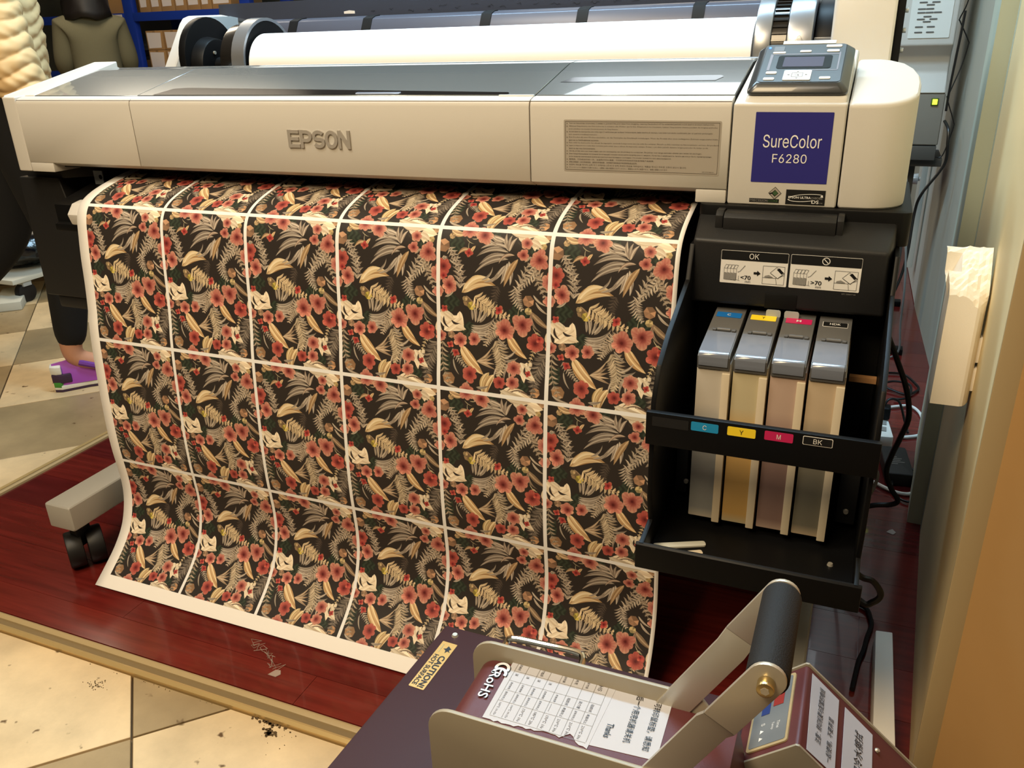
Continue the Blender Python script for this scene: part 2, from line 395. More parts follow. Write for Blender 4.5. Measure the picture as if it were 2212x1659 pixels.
# ---------------------------------------------------------------- the printed pattern (painted here, one repeat, as the flat print on the sheet)
def paint_print():
    Wp, Hp = 800, 1112
    img = np.zeros((Hp, Wp, 3), np.float32); img[:] = (44 / 255., 38 / 255., 35 / 255.)
    rg = random.Random(11)
    def fill(pts, shade):
        pts = np.asarray(pts, float)
        for ox in (-Wp, 0, Wp):
            for oy in (-Hp, 0, Hp):
                q = pts + (ox, oy)
                x0, y0 = np.floor(q.min(0)).astype(int); x1, y1 = np.ceil(q.max(0)).astype(int) + 1
                x0 = max(x0, 0); y0 = max(y0, 0); x1 = min(x1, Wp); y1 = min(y1, Hp)
                if x1 <= x0 or y1 <= y0: continue
                X, Yy = np.meshgrid(np.arange(x0, x1) + .5, np.arange(y0, y1) + .5)
                ins = np.zeros(X.shape, bool)
                for k in range(len(q)):
                    (ax, ay), (bx, by) = q[k], q[(k + 1) % len(q)]
                    if ay == by: continue
                    c = (ay > Yy) != (by > Yy)
                    ins ^= c & (X < (bx - ax) * (Yy - ay) / (by - ay) + ax)
                if ins.any():
                    col = shade(X - ox, Yy - oy)
                    sub = img[y0:y1, x0:x1]; sub[ins] = np.clip(col, 0, 255)[ins] / 255. if col.ndim == 3 else np.clip(col, 0, 255) / 255.
    def U(u, v): return np.array((u * Wp, v * Hp))
    def leaf(p0, p1, w, bend=0.0, ca=(226, 214, 196), cb=(150, 132, 112), st=9.0, tip=1.0):
        p0 = np.array(p0, float); p1 = np.array(p1, float); d = p1 - p0; L = np.hypot(*d) + 1e-6; d /= L; n = np.array((-d[1], d[0]))
        t = np.linspace(0, 1, 11); sp = p0 + d * (t * L)[:, None] + n * (bend * L * 4 * t * (1 - t))[:, None]
        wd = w * np.sin(PI * t ** 0.85) ** 0.8 * (1 - 0.25 * t * tip)
        poly = np.vstack((sp + n * wd[:, None], (sp - n * wd[:, None])[::-1])); ph = rg.uniform(0, 6)
        A = np.array(ca, float); B = np.array(cb, float); k = rg.uniform(.88, 1.08)
        def sh(X, Y):
            u = ((X - p0[0]) * d[0] + (Y - p0[1]) * d[1]) / L; s = ((X - p0[0]) * n[0] + (Y - p0[1]) * n[1] - bend * L * 4 * u * (1 - u)) / w
            f = 0.5 + 0.33 * np.sin(s * st + ph + u * 2) + 0.17 * np.sin(s * st * 2.3 + ph) + 0.30 * (u - .55) + 0.25 * np.abs(s) - 0.1
            f = np.clip(f, 0, 1)[..., None]
            return (A * (1 - f) + B * f) * k
        fill(poly, sh)
    def fern(p0, p1, bend, ln, wd, n, ca=(222, 206, 184), cb=(150, 134, 116), side=(1, -1), ang=58, curl=.12):
        p0 = U(*p0); p1 = U(*p1); d = p1 - p0; L = np.hypot(*d); d /= L; nn = np.array((-d[1], d[0]))
        prev = p0
        for i in range(n + 1):
            t = i / n; c = p0 + d * t * L + nn * bend * L * 4 * t * (1 - t)
            c2 = p0 + d * (t + .02) * L + nn * bend * L * 4 * (t + .02) * (1 - t - .02)
            tg = (c2 - c) / (np.hypot(*(c2 - c)) + 1e-9); nr = np.array((-tg[1], tg[0]))
            leaf(prev, c2, 2.6, 0, cb, ca, 2); prev = c
            l = ln * (0.35 + 0.65 * math.sin(PI * min(1, .12 + .88 * (1 - t)) * .62 + .3)) * (1.05 - .62 * t)
            for sgn in side:
                a = math.radians(ang); dd = tg * math.cos(a) + nr * sgn * math.sin(a)
                leaf(c, c + dd * l, wd, -curl * sgn, ca, cb, 3.0)
    def flower(c, r, n=6, out=(206, 118, 106), ins=(128, 48, 46), edge=(240, 188, 158), rot=None):
        c = U(*c); rot = rg.uniform(0, 6) if rot is None else rot
        O, I, E_ = (np.array(k, float) for k in (out, ins, edge))
        for k in range(n):
            a = rot + 2 * PI * k / n + rg.uniform(-.12, .12); rr = r * rg.uniform(.86, 1.12); t = np.linspace(0, 2 * PI, 15)[:-1]
            ex = np.cos(t) * rr * .52; ey = np.sin(t) * rr * .44 * (1 + .12 * np.sin(3 * t + k))
            px = c[0] + math.cos(a) * (rr * .5 + ex) - math.sin(a) * ey; py = c[1] + math.sin(a) * (rr * .5 + ex) + math.cos(a) * ey
            w0 = rg.uniform(.0, .7)
            def sh(X, Y, a=a, rr=rr, w0=w0):
                q = np.hypot(X - c[0], Y - c[1]) / rr; th = np.arctan2(Y - c[1], X - c[0]) - a
                f = np.clip((q - .12) / .40, 0, 1)[..., None]; g = np.clip((q - .42) / .55 * (w0 + .35) + .22 * np.cos(th * 16) * q, 0, 1)[..., None]
                return ((I * (1 - f) + O * f) * (1 - g) + E_ * g) * (1 - .14 * np.clip(np.abs(th), 0, 1)[..., None])
            fill(np.stack((px, py), 1), sh)
        t = np.linspace(0, 2 * PI, 10)[:-1]
        fill(np.stack((c[0] + np.cos(t) * r * .13, c[1] + np.sin(t) * r * .13), 1), lambda X, Y: np.array((92., 26., 26.)))
    def bud(c, r): flower(c, r, 4, (196, 74, 72), (140, 40, 44), (220, 130, 100))
    def blob(c, r, col, n=11, j=.28, stp=0):
        c = U(*c); t = np.linspace(0, 2 * PI, n + 1)[:-1]; rr = np.array([r * rg.uniform(1 - j, 1 + j) for _ in t]); K = np.array(col, float)
        fill(np.stack((c[0] + np.cos(t) * rr, c[1] + np.sin(t) * rr), 1), lambda X, Y: K * (1 + .22 * np.sin((X - c[0]) * .16 + np.sin((Y - c[1]) * .1) * 2)[..., None]))
    def gem(c, r, col=(196, 152, 112)):
        col = tuple(.72 * k + .28 * g for k, g in zip(col, (128, 116, 102))); r *= .88
        c = U(*c); n = 7; a0 = rg.uniform(0, 6)
        for k in range(n):
            a = a0 + 2 * PI * k / n; b = a + 2 * PI / n; K = np.array(col, float) * rg.uniform(.72, 1.22)
            fill([c, c + r * np.array((math.cos(a), math.sin(a))), c + r * np.array((math.cos(b), math.sin(b)))], lambda X, Y, K=K: K)
    CR = (236, 216, 176); BR = (140, 100, 64); GY = (210, 198, 182); DG = (96, 84, 74)
    dgreen = (44, 52, 42)
    for c, r in (((.17, .09), 60), ((.12, .44), 62), ((.27, .63), 66), ((.74, .49), 74), ((.84, .10), 44), ((.78, .93), 56), ((.05, .83), 60), ((.5, .02), 44)): blob(c, r, dgreen, 13, .25)
    # pale lilies and white shapes
    for p0, p1, w, b in (((.78, -.02), (.96, .04), 52, .1), ((.70, .03), (.90, .10), 40, -.1), ((.88, .0), (.86, .11), 34, .1), ((.02, .50), (.24, .60), 52, .1), ((.04, .60), (.20, .53), 40, 0), ((.2, .50), (.24, .62), 30, .1), ((.0, .56), (.07, .68), 26, .2), ((.74, .78), (.88, .87), 42, .1), ((.82, .77), (.80, .90), 30, .1), ((.60, .96), (.86, 1.01), 44, .1), ((.58, 1.0), (.80, .95), 34, -.1), ((.86, .76), (.80, .86), 20, 0)):
        leaf(U(*p0), U(*p1), w, b, (244, 232, 210), (214, 194, 166), 5)
    for p0, p1 in (((.70, .06), (.82, .075)), ((.83, .03), (.80, .075)), ((.05, .53), (.10, .60)), ((.10, .55), (.18, .58)), ((.66, .965), (.78, .985)), ((.80, .80), (.83, .86)), ((.62, .985), (.70, .968))): leaf(U(*p0), U(*p1), 8, .15, (50, 42, 38), (60, 50, 44), 2)
    for k in range(4): leaf(U(.32 + .02 * k, .55), U(.30 + .055 * k, .46), 9, .05, GY, (128, 112, 96), 4)
    for k in range(5): leaf(U(.36, .80), U(.50 + .01 * k, .70 + .035 * k), 10, .1 - .03 * k, (216, 196, 168), (124, 100, 78), 4)
    for k in range(4): leaf(U(.60 + .03 * k, .78), U(.52 + .05 * k, .90), 10, .1, GY, (126, 108, 92), 4)
    # ferns
    fern((.05, .17), (.10, .23), .05, 34, 4.5, 7, GY, (130, 114, 98))
    fern((.10, .12), (.22, .33), -.08, 56, 6, 11, GY, (128, 112, 96))
    fern((.34, .40), (.60, .50), .05, 70, 7.5, 9, CR, (176, 150, 118), ang=70)
    fern((.88, .22), (.72, .34), .0, 56, 8, 8, GY, (150, 134, 114))
    fern((.70, .33), (.76, .45), .1, 66, 6.5, 8, GY, (130, 114, 98))
    fern((.62, .56), (.46, .68), .14, 66, 5, 13, GY, (130, 112, 92), ang=66)
    fern((.54, .66), (.56, .86), -.10, 70, 7, 12, (216, 200, 172), (140, 122, 98), ang=62)
    fern((.13, .74), (.27, .85), .05, 44, 4.5, 9, GY, (130, 114, 98))
    fern((.98, .72), (.90, .97), .08, 76, 8, 11, (132, 120, 108), (78, 70, 64))
    fern((.90, .58), (.83, .78), -.05, 40, 5, 9, CR, (150, 128, 96))
    fern((.82, .14), (.95, .36), .04, 60, 7.5, 8, (206, 190, 168), (136, 120, 102))
    fern((.55, .33), (.53, .45), .1, 48, 7, 7, DG, (60, 52, 48))
    # broad cream leaves
    leaf(U(.23, .37), U(.50, .32), 40, -.16, CR, (150, 112, 70), 6); leaf(U(.26, .36), U(.48, .29), 26, -.2, (244, 228, 196), (206, 178, 130), 5)
    leaf(U(.26, .40), U(.40, .47), 18, .1, (170, 146, 120), (100, 80, 62), 6)
    leaf(U(.22, .72), U(.42, .87), 42, .07, CR, (160, 120, 76), 7); leaf(U(.24, .73), U(.40, .85), 20, .05, (246, 230, 198), (220, 190, 140), 4)
    leaf(U(.66, .62), U(.80, .74), 34, .1, (230, 206, 160), (150, 112, 72), 6); leaf(U(.68, .66), U(.74, .73), 16, 0, CR, BR, 5)
    leaf(U(.48, .86), U(.42, 1.0), 26, .15, CR, (160, 130, 80), 6); leaf(U(.53, .88), U(.46, 1.01), 18, .1, CR, (130, 96, 60), 5)
    leaf(U(.71, .17), U(.61, .31), 22, .06, (224, 192, 150), (140, 106, 70), 6)
    leaf(U(.30, .13), U(.18, .16), 16, .2, (206, 178, 140), (120, 92, 70), 5); leaf(U(.34, .10), U(.29, .17), 12, .1, CR, BR, 4)
    leaf(U(.84, .46), U(1.02, .56), 22, .06, (206, 180, 146), (120, 96, 74), 6); leaf(U(.85, .47), U(.94, .58), 9, .2, (190, 170, 146), (110, 92, 78), 4)
    leaf(U(.86, .46), U(.84, .56), 8, .1, (170, 140, 120), (90, 72, 62), 4); leaf(U(.10, .01), U(.26, .03), 24, .15, (222, 196, 156), (130, 100, 72), 6)
    for k in range(14): leaf(U(.60 + rg.uniform(0, .3), .94 + rg.uniform(0, .05)), U(.60 + rg.uniform(0, .32), .95 + rg.uniform(0, .05)), 5, .2, (120, 100, 84), (84, 70, 60), 3)
    for p0, p1 in (((.25, .06), (.33, .09)), ((.28, .08), (.30, .15)), ((.12, .52), (.24, .60)), ((.22, .78), (.29, .88)), ((.86, .55), (.93, .60)), ((.30, .06), (.37, .05)), ((.74, .45), (.76, .56))): leaf(U(*p0), U(*p1), 3, .12, (214, 200, 170), (150, 140, 110), 2)
    for c, r, k in (((.12, .05), 26, (180, 150, 106)), ((.05, .11), 52, (186, 138, 104)), ((.82, .40), 46, (190, 140, 104)), ((.82, .46), 30, (198, 176, 120)), ((.27, .44), 34, (120, 96, 66)), ((.31, .46), 34, (206, 186, 74)), ((.25, .42), 22, (196, 168, 120)), ((.10, .93), 54, (190, 140, 96)), ((.93, .08), 28, (206, 178, 118)), ((.86, .07), 20, (190, 160, 110)), ((.12, .65), 32, (176, 140, 110)), ((.90, .95), 40, (186, 138, 96)), ((.95, .02), 36, (190, 146, 106))): gem(c, r, k)
    # a second, denser layer of foliage
    for k in range(5): leaf(U(.635, .085 + .020 * k), U(.36 + .03 * (k % 2) - .006 * k, .068 + .048 * k), 17, .17 - .012 * k, (214, 202, 186), (108, 95, 84), 6, .6)
    for k in range(3): leaf(U(.64 - .012 * k, .175 + .012 * k), U(.655 - .085 * k, .318 - .004 * k), 17, -.06 + .02 * k, (214, 202, 186), (112, 98, 86), 6, .6)
    for k in range(3): leaf(U(.64, .12), U(.60 + .05 * k, .012 + .012 * k), 15, -.10, (204, 190, 172), (120, 104, 92), 5)
    leaf(U(.69, .14), U(.55, .195), 13, .2, (196, 176, 156), (110, 92, 80), 5)
    for k in range(5): leaf(U(.30, .578 + .012 * k), U(.53 - .016 * k, .510 + .036 * k), 13, .20 - .02 * k, (212, 200, 184), (112, 99, 87), 5, .6)
    for k in range(3): leaf(U(.345 + .018 * k, .56), U(.325 + .07 * k, .455 + .01 * k), 11, .06, (206, 192, 174), (116, 102, 88), 4)
    fern((.20, .36), (.12, .14), .1, 78, 9.5, 7, (206, 192, 172), (120, 106, 94), ang=48)
    fern((.72, .36), (.84, .17), -.06, 66, 8, 6, (214, 200, 180), (132, 116, 100), ang=46)
    fern((.98, .34), (.86, .20), .06, 60, 8, 7, (206, 188, 166), (130, 112, 94))
    fern((.34, .405), (.64, .505), .06, 84, 9.5, 9, CR, (178, 152, 120), ang=72)
    fern((.64, .545), (.44, .69), .14, 74, 6.5, 12, (216, 200, 178), (128, 110, 92), ang=66)
    fern((.53, .66), (.57, .87), -.12, 84, 8.5, 12, (216, 200, 172), (138, 120, 98), ang=62)
    fern((.99, .71), (.88, .96), .1, 86, 10, 9, (150, 138, 124), (82, 74, 68))
    fern((.04, .70), (.13, .98), .1, 66, 8, 9, (190, 174, 152), (112, 98, 84))
    for p0, p1, w, b in (((.72, -.03), (.98, .05), 60, .1), ((.74, .05), (.92, .09), 34, -.12), ((.0, .52), (.26, .61), 56, .1), ((.05, .63), (.22, .54), 40, 0), ((.76, .775), (.90, .88), 40, .1), ((.58, .965), (.90, 1.0), 40, .1)):
        leaf(U(*p0), U(*p1), w, b, (244, 232, 210), (206, 186, 158), 8)
    for p0, p1 in (((.72, .065), (.84, .08)), ((.84, .03), (.80, .08)), ((.05, .54), (.10, .61)), ((.12, .56), (.2, .575)), ((.80, .80), (.84, .86))): leaf(U(*p0), U(*p1), 9, .2, (50, 42, 38), (60, 50, 44), 2)
    leaf(U(.22, .385), U(.53, .325), 46, -.18, CR, (150, 112, 70), 7); leaf(U(.25, .365), U(.50, .295), 26, -.2, (244, 228, 196), (206, 178, 130), 5)
    leaf(U(.21, .71), U(.43, .88), 46, .07, CR, (160, 120, 76), 8); leaf(U(.52, .87), U(.44, 1.02), 28, .12, CR, (140, 106, 66), 6)
    leaf(U(.64, .61), U(.82, .75), 34, .1, (232, 208, 164), (150, 112, 72), 7)
    leaf(U(.72, .16), U(.60, .33), 24, .06, (226, 196, 154), (140, 106, 70), 7)
    for p0, p1, w, b in (((.40, .30), (.50, .215), 9, .15), ((.42, .31), (.55, .25), 9, .12), ((.47, .62), (.36, .60), 8, -.1), ((.55, .64), (.66, .70), 11, .1), ((.10, .19), (.22, .22), 8, .1), ((.86, .36), (.98, .42), 10, .1), ((.88, .40), (1.0, .47), 9, .1), ((.06, .42), (.16, .36), 10, .1), ((.46, .02), (.58, .07), 12, .15), ((.44, .05), (.54, .09), 10, .1), ((.33, .90), (.26, .97), 12, .1), ((.86, .70), (.97, .66), 10, .1), ((.14, .80), (.20, .90), 8, .1), ((.60, .76), (.72, .70), 11, .12), ((.61, .78), (.74, .745), 10, .1), ((.05, .95), (.20, .985), 12, .1), ((.36, .965), (.48, .945), 12, .1)):
        leaf(U(*p0), U(*p1), w, b, (208, 196, 180), (116, 102, 88), 5)
    # flowers
    for c, r in (((.27, .005), 62), ((.41, .035), 64), ((.105, .345), 62), ((.79, .065), 40), ((.765, .135), 42), ((.905, .155), 66), ((.61, .59), 74), ((.77, .545), 74), ((.21, .68), 52), ((.335, .665), 50), ((.70, .815), 56), ((.69, .905), 50), ((1.0, .28), 56), ((.0, .39), 44), ((.02, .665), 42)):
        flower(c, r, 6)
    for c, r in (((.05, .235), 60), ((.885, .65), 64), ((.30, .885), 62), ((.58, .915), 46)): flower(c, r, 6, (190, 84, 76), (120, 40, 42), (216, 122, 104))
    for c, r in (((.28, .145), 30), ((.06, .49), 28), ((.56, .47), 32), ((.83, .84), 24), ((.11, .715), 26), ((.165, .76), 28), ((.92, .62), 26), ((.05, .29), 30)): bud(c, r)
    # white gutter round each repeat
    gx = int(round(.018 * Wp)); gy = int(round(.013 * Hp))
    img[:gy] = img[-gy:] = .93; img[:, :gx] = .93; img[:, -gx:] = .93
    img = img.reshape(Hp // 2, 2, Wp // 2, 2, 3).mean((1, 3))[::-1]
    h, w, _ = img.shape
    im = bpy.data.images.new('floral_print', w, h, alpha=False)
    px = np.ones((h, w, 4), np.float32); px[..., :3] = img
    im.pixels.foreach_set(px.ravel()); im.update(); im.pack()
    return im
pm = bpy.data.materials.new('floral_print'); pm.use_nodes = True
_n = pm.node_tree; _b = _n.nodes['Principled BSDF']; _b.inputs['Roughness'].default_value = 0.6; _b.inputs['Specular IOR Level'].default_value = 0.3
_t = _n.nodes.new('ShaderNodeTexImage'); _t.image = paint_print(); _t.extension = 'REPEAT'
_n.links.new(_t.outputs['Color'], _b.inputs['Base Color'])
M['floral'] = pm
# sheet: profile in (y, z), from the exit slot down to the floor
PROF = [(0.24, 0.795), (0.175, 0.791), (0.128, 0.785), (0.085, 0.776), (0.042, 0.764), (0.014, 0.751), (0.0, 0.737), (-0.008, 0.718), (-0.013, 0.690), (-0.019, 0.649), (-0.024, 0.600), (-0.031, 0.548), (-0.037, 0.515), (-0.042, 0.473), (-0.046, 0.425), (-0.050, 0.370), (-0.053, 0.31), (-0.053, 0.262), (-0.051, 0.228), (-0.049, 0.187), (-0.052, 0.150), (-0.062, 0.115), (-0.077, 0.085), (-0.103, 0.055), (-0.133, 0.030), (-0.160, 0.0095), (-0.1665, 0.0045)]
def sheet():
    P = [Vector((0, y, z)) for y, z in PROF]; Q = []
    for i in range(len(P) - 1):
        p0 = P[max(i - 1, 0)]; a = P[i]; b = P[i + 1]; p3 = P[min(i + 2, len(P) - 1)]
        for k in range(5):
            t = k / 5.0; Q.append(0.5 * ((2 * a) + (b - p0) * t + (2 * p0 - 5 * a + 4 * b - p3) * t * t + (3 * a - p0 - 3 * b + p3) * t ** 3))
    Q.append(P[-1])
    arcl = [0.0]
    for i in range(1, len(Q)): arcl.append(arcl[-1] + (Q[i] - Q[i - 1]).length)
    # arc position of the gutters: measured anchor heights
    def at_z(z):
        for i in range(1, len(Q)):
            if Q[i].z <= z <= Q[i - 1].z: return arcl[i - 1] + (Q[i - 1].z - z) / (Q[i - 1].z - Q[i].z) * (arcl[i] - arcl[i - 1])
    s1, s2, s3, s4 = at_z(0.7445), at_z(0.495), at_z(0.238), at_z(0.0210)
    def vrow(s):
        for a, b, k in ((s1, s2, 0), (s2, s3, 1)):
            if s <= b: return k + (s - a) / (b - a)
        return 2 + (s - s3) / (s4 - s3) * 0.987
    p = 0.184; X0 = -3 * p; g = 0.018 * p
    xs = [-0.572, X0 + g] + [X0 + k * p for k in range(1, 6)] + [X0 + 6 * p - g, X0 + 6 * p + g * 0.9]
    cut = arcl.index(min(arcl, key=lambda s: abs(s - (s4 - 0.0005))))
    v = []; f = []; mi = []; uv = []; n = len(xs)
    for q in Q: v += [(x, q.y, q.z) for x in xs]
    me = bpy.data.meshes.new('printed_sheet')
    for i in range(len(Q) - 1):
        for k in range(n - 1):
            f.append((i * n + k, i * n + k + 1, (i + 1) * n + k + 1, (i + 1) * n + k))
            margin = k == 0 or k == n - 2 or i >= cut
            mi.append(1 if margin else 0)
            uv += [((xs[k] - X0) / p, -vrow(arcl[i])), ((xs[k + 1] - X0) / p, -vrow(arcl[i])), ((xs[k + 1] - X0) / p, -vrow(arcl[i + 1])), ((xs[k] - X0) / p, -vrow(arcl[i + 1]))]
    me.from_pydata(v, [], f); me.materials.append(pm); me.materials.append(M['paper_white'])
    me.polygons.foreach_set('material_index', mi)
    ul = me.uv_layers.new(name='UVMap'); ul.data.foreach_set('uv', [c for q in uv for c in q])
    me.polygons.foreach_set('use_smooth', [True] * len(f))
    o = link('printed_sheet', me); so = o.modifiers.new('thickness', 'SOLIDIFY'); so.thickness = 0.0005; so.offset = -1 if False else 1
    return o
tag(sheet(), 'wide printed paper sheet with repeated coral flowers and ferns hanging from the printer', 'paper sheet')

# ---------------------------------------------------------------- large format printer
P = thing('large_format_printer', 'off-white and black large format printer on a wheeled stand', 'printer', (0.02, 0.35, 0.0))
def lidz(y): return 0.927 + (y - 0.075) * 0.2353
body_prof = [(0.06, 0.809), (0.06, 0.916), (0.0615, 0.9215), (0.066, 0.926), (0.075, 0.9285), (0.084, 0.9295), (0.084, 0.80)]
for a, b in ((-0.745, -0.4595), (-0.4581, 0.3108), (0.3122, 0.6005)):
    MB().px(body_prof, a, b).build('front_cover', 'offwhite', P, bevel=0.0006, seg=1)
MB().box(-0.75, 0.60, 0.063, 0.0838, 0.812, 0.924).build('cover_backing', 'seam', P)
MB().px([(0.0835, 0.80), (0.0835, lidz(0.0835) - 0.003), (0.245, lidz(0.245) - 0.003), (0.30, 0.966), (0.36, 0.95), (0.42, 0.90), (0.42, 0.80)], -0.72, 0.6005).build('print_carriage_housing', 'black_matt', P)
def lid(name, a, b, m='lid', y1=0.242):
    prof = [(0.0845, lidz(0.0845) - 0.0025), (0.0845, lidz(0.0845) + 0.0015), (y1, lidz(y1) + 0.0015), (0.285, 0.969), (0.34, 0.958), (0.34, 0.955), (0.285, 0.966), (y1, lidz(y1) - 0.0025)]
    return MB().px(prof, a, b).build(name, m, P, bevel=0.0008, seg=1)
lid('side_lid', -0.7195, -0.4595); lid('front_lid', -0.4585, 0.311); lid('side_lid', 0.3128, 0.600)
LF = Face((0, 0.075, 0.927 + 0.0016), (1, 0, 0), (0, 0.17, 0.04))
def lr(y): return (y - 0.075) / math.cos(math.atan2(.04, .17))
w = MB(); w.poly(LF, [(-0.425, lr(0.0855)), (0.262, lr(0.0855)), (0.268, lr(0.090)), (0.264, lr(0.096)), (-0.375, lr(0.125)), (-0.405, lr(0.120))], 0, 0.0004)
w.build('lid_dark_band', 'lid_dark_band', P)  # dark window strip of the front lid
w = MB(); w.poly(LF, [(0.330, lr(0.142)), (0.345, lr(0.165)), (0.566, lr(0.170)), (0.571, lr(0.163)), (0.562, lr(0.146))], 0, 0.0004); w.build('lid_dark_band', 'lid_dark_band', P)  # dark reflection on the right lid, painted as a flat band
MB().box(0.255, 0.311, 0.079, 0.0845, 0.926, 0.9315).build('lid_catch', 'button', P, bevel=0.001)
MB().slab(LF, rrect(0.0, lr(0.086), 0.082, lr(0.094), 0.003), 0.0015, 0, 0.0005).build('lid_grip', 'film', P, bevel=0.0005)
# left end cover: white frame round the lid end, foot lug
m = MB(); m.pz(arc(-0.775, 0.07, 0.010, 270, 180, 5) + [(-0.785, 0.302), (-0.7205, 0.302), (-0.7205, 0.084), (-0.7455, 0.084), (-0.7455, 0.06)], 0.791, 0.93)
for i, (x, y, z) in enumerate(m.v):
    if z > 0.9: m.v[i] = (x, y, lidz(max(y, 0.075)) + 0.0025)
m.build('end_cover', 'offwhite', P, bevel=0.003, seg=3)
MB().px([(0.06, 0.791), (0.06, 0.8085), (0.20, 0.8085), (0.20, 0.791)], -0.744, -0.683).build('cover_foot', 'offwhite', P, bevel=0.002)
MB().px([(0.29, 0.80), (0.29, 0.97), (0.302, 0.972), (0.33, 0.962), (0.40, 0.86), (0.40, 0.80)], -0.7845, -0.721).build('end_cover_back', 'offwhite', P, bevel=0.003)
MB().px([(0.295, 0.80), (0.295, 0.968), (0.305, 0.970), (0.34, 0.962), (0.36, 0.80)], -0.7205, 0.60).build('rear_rim', 'lid', P, bevel=0.001)
# right box: control block and end cover
def sloped(prof, z0, name, mt, bevel=0.004):
    m = MB(); m.pz(prof, z0, 0.95)
    for i, (x, y, z) in enumerate(m.v):
        if z > z0 + 1e-6: m.v[i] = (x, y, 0.9215 + max(0, (y - 0.06)) * 0.235)
    return m.build(name, mt, P, bevel=bevel, seg=3)
sloped([(0.6025, 0.06), (0.7442, 0.06), (0.7442, 0.30), (0.6025, 0.30)], 0.789, 'control_block', 'offwhite')
sloped([(0.7458, 0.06)] + arc(0.776, 0.111, 0.051, -90, 0, 14) + [(0.8285, 0.145), (0.827, 0.175), (0.820, 0.205), (0.808, 0.230), (0.79, 0.246), (0.775, 0.252), (0.7458, 0.252)], 0.789, 'end_cover', 'offwhite', 0.006)
MB().box(0.602, 0.80, 0.075, 0.29, 0.80, 0.92).build('cover_backing', 'seam', P)
MB().box(0.5585, 0.6005, 0.06, 0.20, 0.7895, 0.8075).build('cover_foot', 'offwhite', P, bevel=0.002)
# raised brand lettering
FF = Face((0, 0.06, 0), (1, 0, 0), (0, 0, 1))
def strip(m, F, pts, w, t, mi=0):
    """a flat bar of width w and thickness t along a bent line, mitred at the bends"""
    q = [Vector(p) for p in pts]; closed = (q[0] - q[-1]).length < 1e-6; n = len(q); a = []; b = []
    for i in range(n):
        p0 = q[i - 1] if i else (q[-2] if closed else None); p1 = q[i + 1] if i < n - 1 else (q[1] if closed else None)
        d0 = (q[i] - p0).normalized() if p0 is not None else None; d1 = (p1 - q[i]).normalized() if p1 is not None else None
        d = ((d0 or d1) + (d1 or d0)).normalized(); nn = Vector((-d.y, d.x)); k = w / 2 / max(.5, nn.dot(Vector((-(d1 or d0).y, (d1 or d0).x))))
        a.append(q[i] + nn * k); b.append(q[i] - nn * k)
    v = []
    for i in range(n): v += [F.p(a[i].x, a[i].y, 0), F.p(b[i].x, b[i].y, 0), F.p(b[i].x, b[i].y, t), F.p(a[i].x, a[i].y, t)]
    f = [] if closed else [(0, 1, 2, 3), tuple(4 * (n - 1) + k for k in (3, 2, 1, 0))]
    for i in range(n - 1): f += [(4 * i + k, 4 * i + (k + 1) % 4, 4 * i + 4 + (k + 1) % 4, 4 * i + 4 + k) for k in range(4)]
    return m.add(v, f, mi)
def brand(x0, z0, W_, H_):
    T = 0.0028; sw = 0.0058; lw = W_ / 5.0 - 0.0012; h = H_ - sw; o = sw / 2; out = []
    def el(cx, cy, rx, ry, a0, a1, n=10): return [(cx + rx * math.cos(math.radians(a0 + (a1 - a0) * i / n)), cy + ry * math.sin(math.radians(a0 + (a1 - a0) * i / n))) for i in range(n + 1)]
    for i, ch in enumerate('EPSON'):
        x = x0 + i * (W_ / 5.0) + o; w = lw - sw; z = z0 + o; m = MB()
        if ch == 'E':
            strip(m, FF, [(x, z - o), (x, z + h + o)], sw, T)
            for zz, k in ((z, 1.06), (z + h / 2, .95), (z + h, 1.0)): strip(m, FF, [(x, zz), (x + w * k + o * .6, zz)], sw * .92, T * 1.003)
        if ch == 'P':
            strip(m, FF, [(x, z - o), (x, z + h + o)], sw, T); strip(m, FF, [(x, z + h)] + el(x + w * .55, z + h * .70, w * .45, h * .30, 90, -90) + [(x, z + h * .40)], sw * .95, T * 1.003)
        if ch == 'S':
            strip(m, FF, el(x + w * .5, z + h * .755, w * .5, h * .245, 25, 180, 8) + el(x + w * .5, z + h * .62, w * .5, h * .125, 190, 262, 4) + el(x + w * .5, z + h * .375, w * .5, h * .125, 82, 10, 4) + el(x + w * .5, z + h * .245, w * .5, h * .245, 0, -155, 8), sw * .95, T)
        if ch == 'O': strip(m, FF, el(x + w * .5, z + h / 2, w * .53, h * .5, 0, 360, 28), sw * .97, T)
        if ch == 'N':
            strip(m, FF, [(x, z - o), (x, z + h + o)], sw * .93, T); strip(m, FF, [(x + w, z - o), (x + w, z + h + o)], sw * .93, T); strip(m, FF, [(x, z + h + o * .6), (x + w, z - o * .6)], sw * 1.0, T * 1.003)
        m.build('brand_letter', 'logo_grey', P, smooth=False)
brand(-0.1205, 0.850, 0.1225, 0.0285)
